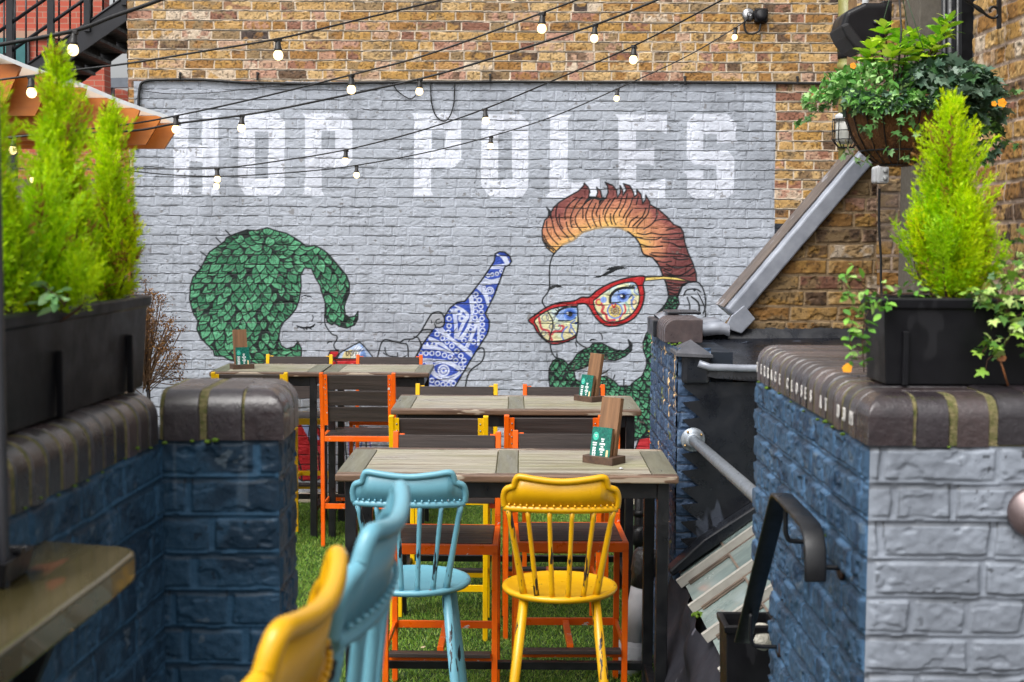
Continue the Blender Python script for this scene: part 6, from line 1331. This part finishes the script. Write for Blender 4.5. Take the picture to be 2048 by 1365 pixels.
# ------------------------------------------------------------------ hanging basket
YH = 4.75; bc = at(1795, 204, YH); SB = YH/FPX      # metres per measured pixel at the basket
HB = empty('hanging_basket', tuple(bc), label='coir lined hanging basket overflowing with ivy, pansies and variegated evergreens', cat='hanging basket')
q = MB(); Rb = 103*SB; prof = [(Rb*.18, -.215), (Rb*.42, -.20), (Rb*.66, -.165), (Rb*.84, -.115), (Rb*.95, -.06), (Rb, 0), (Rb*.96, .01), (Rb*.5, .02), (0, .02)]
q.lathe([(0, -.217)]+prof, bc, 40); q.build('coir_liner', M_coir, HB, world=True)
n = 2600; th_ = rng.uniform(0, 6.283, n); tt = rng.uniform(0, 1, n); pr_ = np.array(prof[:6]); rr_ = np.interp(tt, np.linspace(0, 1, 6), pr_[:, 0]); zz_ = np.interp(tt, np.linspace(0, 1, 6), pr_[:, 1])
Pf = np.array(bc)+np.stack([np.cos(th_)*rr_, np.sin(th_)*rr_, zz_], -1); Df = np.stack([np.cos(th_), np.sin(th_), rng.uniform(-.6, .6, n)], -1)*.6+rng.normal(0, .7, (n, 3))
leafmesh('coir_fibres', Pf, Df, rng.uniform(0, 6, n), rng.uniform(.008, .022, n), [(0, -.025), (1, 0), (0, .025)], pick([(150, 104, 60), (112, 74, 40), (176, 128, 80)], n), M_dry, HB)
q = MB()
for k in range(18):
    a = k*2*math.pi/18; q.tube([bc+Vector((math.cos(a)*(r+.003), math.sin(a)*(r+.003), z)) for r, z in prof[:6]], .0022, 5)
for r, z in ((Rb+.003, 0), (Rb*.66+.003, -.165), (Rb*.3, -.212)): q.tube([bc+Vector((r*math.cos(t*.2618), r*math.sin(t*.2618), z)) for t in range(25)], .003, 5)
q.build('wire_frame', M_black, HB, world=True)
q = MB()
apex = at(1795, -60, YH)
for x_, y_ in ((1800, 110), (1786, 120), (1857, 128), (1760, 120)): pass
q.tube([apex, at(1803, 60, YH-.08), at(1798, 125, YH-.12)], .0035, 6); q.build('hanger_cable', M_cable, HB, world=True)
q = MB(); 
for e in (at(1857, 130, YH-.05), at(1745, 120, YH+.05), at(1828, 120, YH+.15)): q.tube([apex, e], .0015, 5)
q.build('hanger_wire', pm('green_wire', (60, 84, 62), None, 10, .5), HB, world=True)
def mound(n, fx, cols, size, tmpl, dirb, name, mat=M_leaf):
    P = np.array([fx() for _ in range(n)]); D = rng.normal(0, .7, (n, 3))+np.array(dirb); s_ = rng.uniform(.7, 1.25, n)*size
    leafmesh(name, P, D, rng.uniform(-1.2, 1.2, n), s_, tmpl, pick(cols, n), mat, HB)
def rel(x, y, dy=0): v = at(x, y, YH+dy); return [v.x, v.y, v.z]
def ell(cx, cy, rx, ry, dz):
    def f():
        a = random.uniform(0, 6.283); r = random.random()**.45; return rel(cx+math.cos(a)*r*rx, cy+math.sin(a)*r*ry, random.uniform(-dz, dz)*math.sqrt(max(.05, 1-r*r)))
    return f
GRN = [(112, 172, 80), (136, 190, 100), (88, 148, 66), (164, 204, 130)]; DKI = [(78, 108, 88), (96, 124, 104), (62, 90, 70), (116, 142, 122), (66, 104, 60)]; VAR = [(186, 220, 50), (150, 200, 54), (210, 226, 96), (116, 176, 46)]
mound(820, ell(1762, 168, 98, 42, .19), GRN, .030, OVAL, (-.1, -.9, .2), 'pansy_leaves'); mound(200, ell(1690, 170, 45, 26, .10), GRN, .026, OVAL, (-.6, -.7, 0), 'pansy_leaves'); mound(120, ell(1640, 200, 36, 22, .05), GRN, .022, IVY, (-.6, -.6, -.3), 'ivy_leaves')
mound(760, ell(1888, 172, 105, 52, .19), DKI, .040, IVY, (.1, -.9, -.2), 'ivy_leaves'); mound(300, ell(1945, 205, 66, 62, .13), DKI, .038, IVY, (.5, -.7, -.3), 'ivy_leaves'); mound(130, ell(1960, 265, 48, 55, .08), DKI[:3]+GRN[:2], .030, IVY, (.3, -.6, -.6), 'ivy_leaves')
mound(230, ell(1790, 212, 108, 24, .22), GRN+DKI, .028, IVY, (0, -.8, -.5), 'ivy_leaves')
def front():
    x = random.uniform(1690, 1905); y = 178+30*random.random()+10*abs(math.sin(x*.05)); f = max(0, 1-((x-1795)/108)**2)**.5; return rel(x, y, -.175*f-.015)
mound(260, front, GRN+DKI[:2], .032, IVY, (0, -.9, -.5), 'draped_leaves'); mound(90, front, GRN, .030, OVAL, (0, -.9, -.5), 'draped_leaves')
M_istem = pm('ivy_stem', (120, 92, 74), (92, 110, 60), 20, .8)
def whorl(tips):
    P = []; D = []; S = []; q = MB()
    for x, y, k, dy in tips:
        o = Vector(rel(x, y, dy)); b0 = Vector(rel(1790+(x-1790)*.5, 165, dy)); q.tube([b0, o], .0025, 5)
        for lv in range(3):
            for j in range(k):
                a = j*2*math.pi/k+lv*.7; P.append(np.array(o)+np.array([0, 0, -.018*lv])); D.append([math.cos(a), math.sin(a), .75-.35*lv+random.uniform(-.1, .1)]); S.append(random.uniform(.048, .062)*(1-.08*(lv == 0)))
    n = len(P); leafmesh('evergreen_leaves', np.array(P), np.array(D), rng.normal(0, .25, n), np.array(S), OVAL, pick(VAR, n), M_leaf, HB); q.build('evergreen_stems', M_bark, HB, world=True)
whorl([(1770, 58, 6, 0), (1800, 78, 6, -.05), (1822, 72, 6, .05), (1740, 98, 6, -.03), (1760, 90, 6, .06), (1885, 52, 6, .03), (1880, 72, 5, -.03), (1850, 88, 6, .02), (1866, 92, 6, -.04), (1812, 100, 6, -.08), (1785, 105, 6, -.1), (1838, 108, 6, .08), (1735, 118, 5, .0), (1900, 44, 4, .0)])
q = MB()
for path in ([(1700, 190), (1660, 205), (1620, 235), (1600, 245)], [(1720, 265), (1760, 240), (1790, 215)], [(1800, 200), (1798, 260), (1800, 325)], [(1890, 230), (1930, 270), (1950, 310)], [(1950, 180), (2000, 190), (2030, 185)], [(1970, 250), (2010, 280), (2045, 290)], [(1690, 280), (1705, 310), (1730, 325)]):
    q = MB(); q.tube([rel(x, y, -.17 if 1700 < x < 1900 else -.02) for x, y in curve(path, False, 4)], .0016, 5); q.build('trailing_stem', M_istem, HB, world=True)
TR = [(1600, 246), (1612, 238), (1628, 228), (1645, 215), (1735, 262), (1722, 255), (1755, 238), (1770, 225), (1795, 210), (1785, 268), (1775, 300), (1812, 310), (1800, 240), (1745, 252), (1820, 235), (1830, 262), (1800, 272), (2005, 185), (2025, 184), (1998, 275), (2012, 280), (2030, 290), (1960, 320), (1945, 300), (1700, 300), (1715, 320), (1730, 322), (1690, 310), (1830, 225), (1840, 190), (1750, 225)]
P = []; 
for x, y in TR:
    for k in range(3): P.append(rel(x+random.uniform(-7, 7), y+random.uniform(-6, 6), -.19 if 1715 < x < 1860 else -.03))
n = len(P); leafmesh('trailing_ivy_leaves', np.array(P), rng.normal(0, .6, (n, 3))+np.array([0, -.6, -.4]), rng.uniform(-1, 1, n), rng.uniform(.022, .034, n), IVY, pick([(96, 140, 76), (74, 118, 60), (112, 150, 90)], n), M_leaf, HB)
q = MB()
for x, y, s_ in ((2004, 206, .013), (1988, 208, .008), (1706, 132, .009), (1785, 193, .009), (1758, 195, .010)):
    for k in range(5): a = k*1.257; o = Vector(rel(x, y, -.14))+Vector((math.cos(a)*s_*.6, -.001*k, math.sin(a)*s_*.6)); q.prism([(s_*.62*math.cos(t*.785), s_*.6*math.sin(t*.785)) for t in range(8)], o, (1, 0, 0), (0, .2, 1), -.0015)
q.build('pansy_flower', pm('orange_pansy', (246, 166, 12), (236, 138, 4), 30, .6, bs=.2), HB, world=True)

# ------------------------------------------------------------------ festoon lights
M_glow = emis('warm_bulb_glass', (1.0, .72, .34), 2.4)
def bulb_proto():
    r = empty('festoon_bulb', (0, 0, 0), label='lit bulb', cat='light bulb', group='lit bulbs on the overhead light strings')
    q = MB(); q.box((0, 0, 0), (.036, .024, .018)); q.lathe([(0, -.055), (.022, -.055), (.022, -.045), (.018, -.040), (.014, -.006), (.0, -.006)], (0, 0, 0), 16); q.build('socket', M_socket, r, bevel=.002)
    q = MB(); q.lathe([(.012, -.054), (.018, -.058), (.0235, -.068), (.026, -.079), (.0235, -.092), (.015, -.102), (.006, -.1055), (0, -.106)], (0, 0, 0), 24); q.build('bulb_glass', M_glow, r)
    return r
bp0 = bulb_proto(); nbulb = 0
def bulb(p, label, s_=1, rx=0):
    global nbulb
    o = bp0 if nbulb == 0 else copy_tree(bp0); nbulb += 1; o.location = p; o.rotation_euler = (0, rx, random.uniform(-1, 1)); o['label'] = label; o.scale = (.84, .84, .84)
def lstring(pts, label, bulbs, r=.0045):
    """pts: (px, py, Y) ; bulbs: (px, label)"""
    C_ = curve([tuple(at(*p)) for p in pts], False, 10)
    a_ = Vector(C_[0]); C_ = [tuple(a_+(a_-Vector(C_[1])).normalized()*2.2)]+C_
    if pts[-1][0] != 1497: z_ = Vector(C_[-1]); C_ = C_+[tuple(z_+(z_-Vector(C_[-2])).normalized()*2.6)]
    tag(MB().tube(C_, r, 8).build('light_string', M_cable), label, 'light string', 'overhead light strings')
    for px, lb in bulbs:
        P = np.array(C_); X, _ = proj(P); i = int(np.argmin(np.abs(X-px))); bulb(tuple(P[i]-np.array([0, 0, .006])), lb, rx=random.uniform(-.12, .12))
B = 'lit warm bulb '
lstring([(-60, 100, 5.3), (0, 90, 5.3), (148, 62, 5.4), (230, 32, 5.5), (330, -4, 5.6), (480, -70, 5.8)], 'thick light string crossing the top left corner in front of the fire escape', [(148, B+'in front of the fire escape, largest of them all')], .008)
lstring([(-60, 168, 6.1), (0, 160, 6.1), (62, 152, 6.1), (130, 143, 6.1), (265, 126, 6.15), (400, 104, 6.2), (556, 78, 6.3), (700, 44, 6.5), (875, 2, 6.8), (1028, -38, 7.0)], 'light string rising from the wood canopy across the bare brick to the top edge', [(64, B+'against the wood canopy left of the tallest conifer'), (556, B+'on bare brick above the letters H and O'), (1028, B+'cut off by the top edge of the view')])
lstring([(-60, 282, 7.4), (0, 278, 7.4), (90, 268, 7.4), (250, 250, 7.5), (352, 232, 7.6), (500, 200, 7.3), (703, 150, 7.0), (860, 108, 6.8), (1085, 26, 6.6), (1180, -10, 6.5)], 'light string rising from the canopy tip past the cable toward the top centre', [(352, B+'at the tip of the wood canopy'), (703, B+'just below the wall cable, right of centre of HOP'), (1085, B+'high on the bare brick, leftmost of the three right of centre')])
lstring([(-60, 285, 7.6), (27, 274, 7.6), (90, 270, 7.6), (265, 262, 7.8), (350, 248, 7.9), (484, 231, 8.0), (600, 210, 8.0), (840, 158, 8.2), (1000, 112, 8.0), (1190, 50, 7.6), (1330, -6, 7.4)], 'thicker light string passing over the letter O of HOP and up to the top edge', [(27, B+'at the left edge over the lower canopy boards'), (484, B+'over the top of the letter O of HOP'), (840, B+'beside the wire loops left of POLES'), (1190, B+'on bare brick, middle one right of centre')], .006)
lstring([(-60, 336, 9.3), (66, 338, 9.3), (285, 338, 9.3), (434, 337, 9.3), (560, 322, 9.3), (692, 300, 9.2), (840, 262, 9.0), (970, 218, 8.6), (1110, 160, 8.0), (1268, 92, 7.3), (1430, 8, 6.8), (1480, -20, 6.7)], 'light string crossing HOP POLES low at left and leaving the top right of centre', [(66, B+'half hidden by the far left conifer'), (434, B+'between the letters H and O, upper of two'), (692, B+'at the right side of the letter P of HOP'), (970, B+'between the letters P and O of POLES'), (1268, B+'on bare brick, lowest and rightmost of three near the top centre')])
lstring([(-60, 300, 10.2), (122, 318, 10.2), (285, 345, 10.3), (434, 353, 10.3), (600, 344, 10.35), (713, 331, 10.4), (850, 306, 10.45), (982, 273, 10.5), (1110, 232, 10.5), (1235, 178, 10.6), (1370, 115, 10.7), (1471, 56, 10.78), (1497, 36, 10.8)], 'lowest light string ending at the round steel eye plate on the brick', [(122, B+'seen through the tallest conifer'), (434, B+'between the letters H and O, lower of two'), (713, B+'on grey paint right of the letter P of HOP'), (982, B+'over the letter O of POLES'), (1235, B+'above the letters L and E'), (1471, B+'on brick next to the eye plate and junction box')])

# ------------------------------------------------------------------ wood canopy at the left
CN = empty('wood_canopy', at(100, 200, 8.4), label='stepped canopy of orange stained plywood boards with a white edge at top left', cat='canopy')
E = [(-260, 0), (0, 108), (43, 126), (89, 142), (131, 154), (169, 169), (225, 193), (279, 213), (323, 227), (346, 238), (357, 243)]
ef = lambda x: float(np.interp(x, [a for a, _ in E], [b for _, b in E]))
steps = [(-60, 86, 170), (42, 129, 215), (105, 153, 232), (172, 176, 250), (229, 197, 268), (280, 217, 282), (322, 232, 290), (357, 247, 298)]
for i, (x, yt, yb_) in enumerate(steps[1:]):
    Y = 8.05+.10*i; xe = x-18-(yb_-yt)*.22
    q = MB(); P = [at(-260, yt, Y), at(x, yt, Y), at(x-4, yt+12, Y), at(xe, yb_, Y), at(-260, yb_, Y)]
    q.add([tuple(p) for p in P]+[tuple(p+Vector((0, .03, 0))) for p in P], [(4, 3, 2, 1, 0), (5, 6, 7, 8, 9)]+[(j, (j+1) % 5, 5+(j+1) % 5, 5+j) for j in range(5)]); q.build('plywood_board', M_orangewood, CN, world=True)
    x0 = steps[i][0]; y0_ = steps[i][1]
    q = MB(); P = [at(x0-6, yt-1, Y+.04), at(x, yt-1, Y+.04), at(x, min(ef(x)+2, yt-1.5), Y+.04), at((x+x0)/2, ef((x+x0)/2)+2, Y+.04), at(x0-6, ef(x0-6)+2, Y+.04)]
    q.add([tuple(p) for p in P]+[tuple(p+Vector((0, .02, 0))) for p in P], [(0, 1, 2, 3, 4), (9, 8, 7, 6, 5)]+[(j, 5+j, 5+(j+1) % 5, (j+1) % 5) for j in range(5)]); q.build('cream_infill', M_cream, CN, world=True)
q = MB()
for (x0, y0_), (x1, y1_) in zip(E[:-1], E[1:]):
    a = at(x0, y0_, 8.0); b_ = at(x1, y1_, 8.0); q.bar(a, b_, .9, .028, up=(0, 0, 1)) if False else q.add([tuple(v) for v in (a, b_, b_+Vector((0, .06, .0)), a+Vector((0, .06, 0)), a+Vector((0, 0, -.022)), b_+Vector((0, 0, -.022)), b_+Vector((0, .06, -.022)), a+Vector((0, .06, -.022)))], [(3, 2, 1, 0), (4, 5, 6, 7), (0, 1, 5, 4), (2, 3, 7, 6)])
q.build('white_edge', M_white, CN, world=True)
q = MB()
for x in (-200, -20): a = at(x, 300, 8.8); q.tube([(a.x, 8.8, 0), (a.x, 8.8, a.z+.3)], .04, 12)
q.build('support_post', M_steelblack, CN, world=True)

# ------------------------------------------------------------------ fire escape and houses behind
FE = empty('fire_escape', at(150, 150, 13.5), label='black steel fire escape stair rising to the right behind the mural wall', cat='fire escape')
M_tread = pm('steel_tread', (62, 58, 54), (46, 43, 40), 8, .6, bs=.3)
def band(Y, xa, ya, xb_, yb_, dep, th_, name='stringer'):
    a = at(xa, ya, Y); b_ = at(xb_, yb_, Y); q = MB(); q.add([tuple(v) for v in (a, b_, b_-Vector((0, 0, dep)), a-Vector((0, 0, dep)), a+Vector((0, th_, 0)), b_+Vector((0, th_, 0)), b_+Vector((0, th_, -dep)), a+Vector((0, th_, -dep)))], [(0, 3, 2, 1), (4, 5, 6, 7), (0, 1, 5, 4), (3, 7, 6, 2), (0, 4, 7, 3), (1, 2, 6, 5)]); return q.build(name, M_steelblack, FE, world=True)
band(13.0, 20, 152, 420, -128, .235, .03); band(14.1, 60, 198, 420, -62, .20, .03)
for i in range(14):
    q = MB(); x = 60+i*34; a = at(x, 152-(x-20)*.70+22, 13.03); b_ = at(x, 0, 14.1); b_ = Vector((a.x, 14.1, a.z)); q.bar(a, b_, .26, .03); q.bar(a+Vector((-.12, .1, -.03)), Vector((a.x-.12, 14.0, a.z-.03)), .03, .09)
    q.build('tread', M_tread, FE, world=True)
for d_ in (-175, -118, -62, -12): q = MB(); q.tube([at(-20, 180+d_+14, 13.0), at(420, 180+d_-294, 13.0)], .017 if d_ != -12 else .012, 8); q.build('handrail', M_steelblack, FE, world=True)
for x in range(-14, 330, 22): q = MB(); yb_ = 166-(x-0)*.70; q.tube([at(x, yb_, 13.0), at(x, yb_-165, 13.0)], .009, 6); q.build('baluster', M_steelblack, FE, world=True)
for x in (20, 102, 175, 250): q = MB(); yb_ = 166-x*.70; q.bar(at(x, yb_+20, 13.0), at(x, yb_-175, 13.0), .055, .055, up=(0, 1, 0)); q.build('newel_post', M_steelblack, FE, world=True)
q = MB(); q.bar(at(20, 152, 13.0), (at(20, 152, 13.0).x, 13.0, 0), .08, .08, up=(0, 1, 0)); q.bar(at(420, -100, 14), (at(420, 0, 14).x, 14, 0), .08, .08, up=(0, 1, 0)); q.build('column', M_steelblack, FE, world=True)
RB = empty('red_brick_building', at(100, 100, 19), label='red brick building with a teal window behind the fire escape', cat='building')
M_red = None
def redwall():
    m, nt, b = newmat('red_brick'); tc = N(nt, 'ShaderNodeTexCoord'); mp = N(nt, 'ShaderNodeMapping'); mp.inputs['Rotation'].default_value = (R(90), 0, 0); nt.links.new(tc.outputs['Object'], mp.inputs[0])
    br = N(nt, 'ShaderNodeTexBrick'); br.inputs['Scale'].default_value = 1; br.inputs['Brick Width'].default_value = .225; br.inputs['Row Height'].default_value = .075; br.inputs['Mortar Size'].default_value = .006
    br.inputs['Color1'].default_value = (*s2l((190, 92, 72)), 1); br.inputs['Color2'].default_value = (*s2l((168, 78, 60)), 1); br.inputs['Mortar'].default_value = (*s2l((170, 130, 112)), 1); nt.links.new(mp.outputs[0], br.inputs[0]); nt.links.new(br.outputs[0], b.inputs['Base Color']); b.inputs['Roughness'].default_value = .85; return m
M_red = redwall()
xr0 = at(-400, 0, 19).x; xr1 = at(206, 0, 19).x
q = MB(); q.box(((xr0+xr1)/2, 19.15, 3.2), (xr1-xr0, .3, 6.4)); q.build('wall', M_red, RB, world=True)
q = MB(); p = at(28, 118, 18.98); q.box(p, (.42, .05, .62)); wn = q.build('window', M_winframe, RB, world=True); q = MB(); q.box(p+Vector((0, -.03, 0)), (.34, .02, .54)); q.build('pane', pm('teal_glass', (62, 120, 120), (40, 90, 96), 3, .15, bs=0), wn)
q = MB(); q.box((xr1-1.15, 18.97, at(0, 70, 19).z), (2.2, .04, .10)); q.build('string_course', pm('stone_band', (176, 140, 120), None, 8, .8), RB, world=True)
RB2 = empty('far_brick_house', at(240, 190, 24), label='low red brick house end with grey beams, seen in the gap beside the mural wall', cat='house')
q = MB(); a = at(196, 172, 24); b_ = at(262, 172, 24); q.prism([(at(150, 0, 24).x, 0), (at(262, 0, 24).x, 0), (at(262, 0, 24).x, at(0, 212, 24).z), (at(243, 0, 24).x, at(0, 178, 24).z), (at(150, 0, 24).x, at(0, 168, 24).z)], (0, 24, 0), (1, 0, 0), (0, 0, 1), -3); q.build('wall', M_red, RB2, world=True)
q = MB(); q.bar(at(140, 168, 23.7), at(275, 166, 23.7), .12, .16); q.bar(at(219, 168, 23.8), at(219, 196, 23.8), .14, .14, up=(0, 1, 0)); q.build('beam', pm('grey_beam', (120, 128, 138), (104, 112, 122), 6, .5), RB2, world=True)

fnc = empty('timber_fence', (-4.4, 10.75, 0), label='weathered timber board fence left of the mural wall behind the conifers', cat='fence')
q = MB()
for i in range(20): q.box((-3.03-.148*i, 10.76+.012*(i % 2), 1.25), (.142, .02, 2.5))
q.build('board', pm('grey_brown_fence', (112, 96, 80), (84, 72, 62), 8, .8, bs=.4, stretch=(2, 2, .3)), fnc, bevel=.003, world=True)
q = MB()
for z in (.5, 2.0): q.box((-4.45, 10.80, z), (2.95, .05, .08))
q.build('rail', M_holder_dark, fnc, world=True)
# remove the helper attribute of unlinked prototypes and finish
for o in bpy.data.objects:
    if o.type == 'MESH' and len(o.data.polygons) < 60000 and not o.data.attributes.get('Col'):
        pass
scene.cycles.use_denoising = True
scene.cycles.max_bounces = 6; scene.cycles.diffuse_bounces = 3; scene.cycles.glossy_bounces = 3; scene.cycles.transmission_bounces = 4; scene.cycles.caustics_reflective = False; scene.cycles.caustics_refractive = False
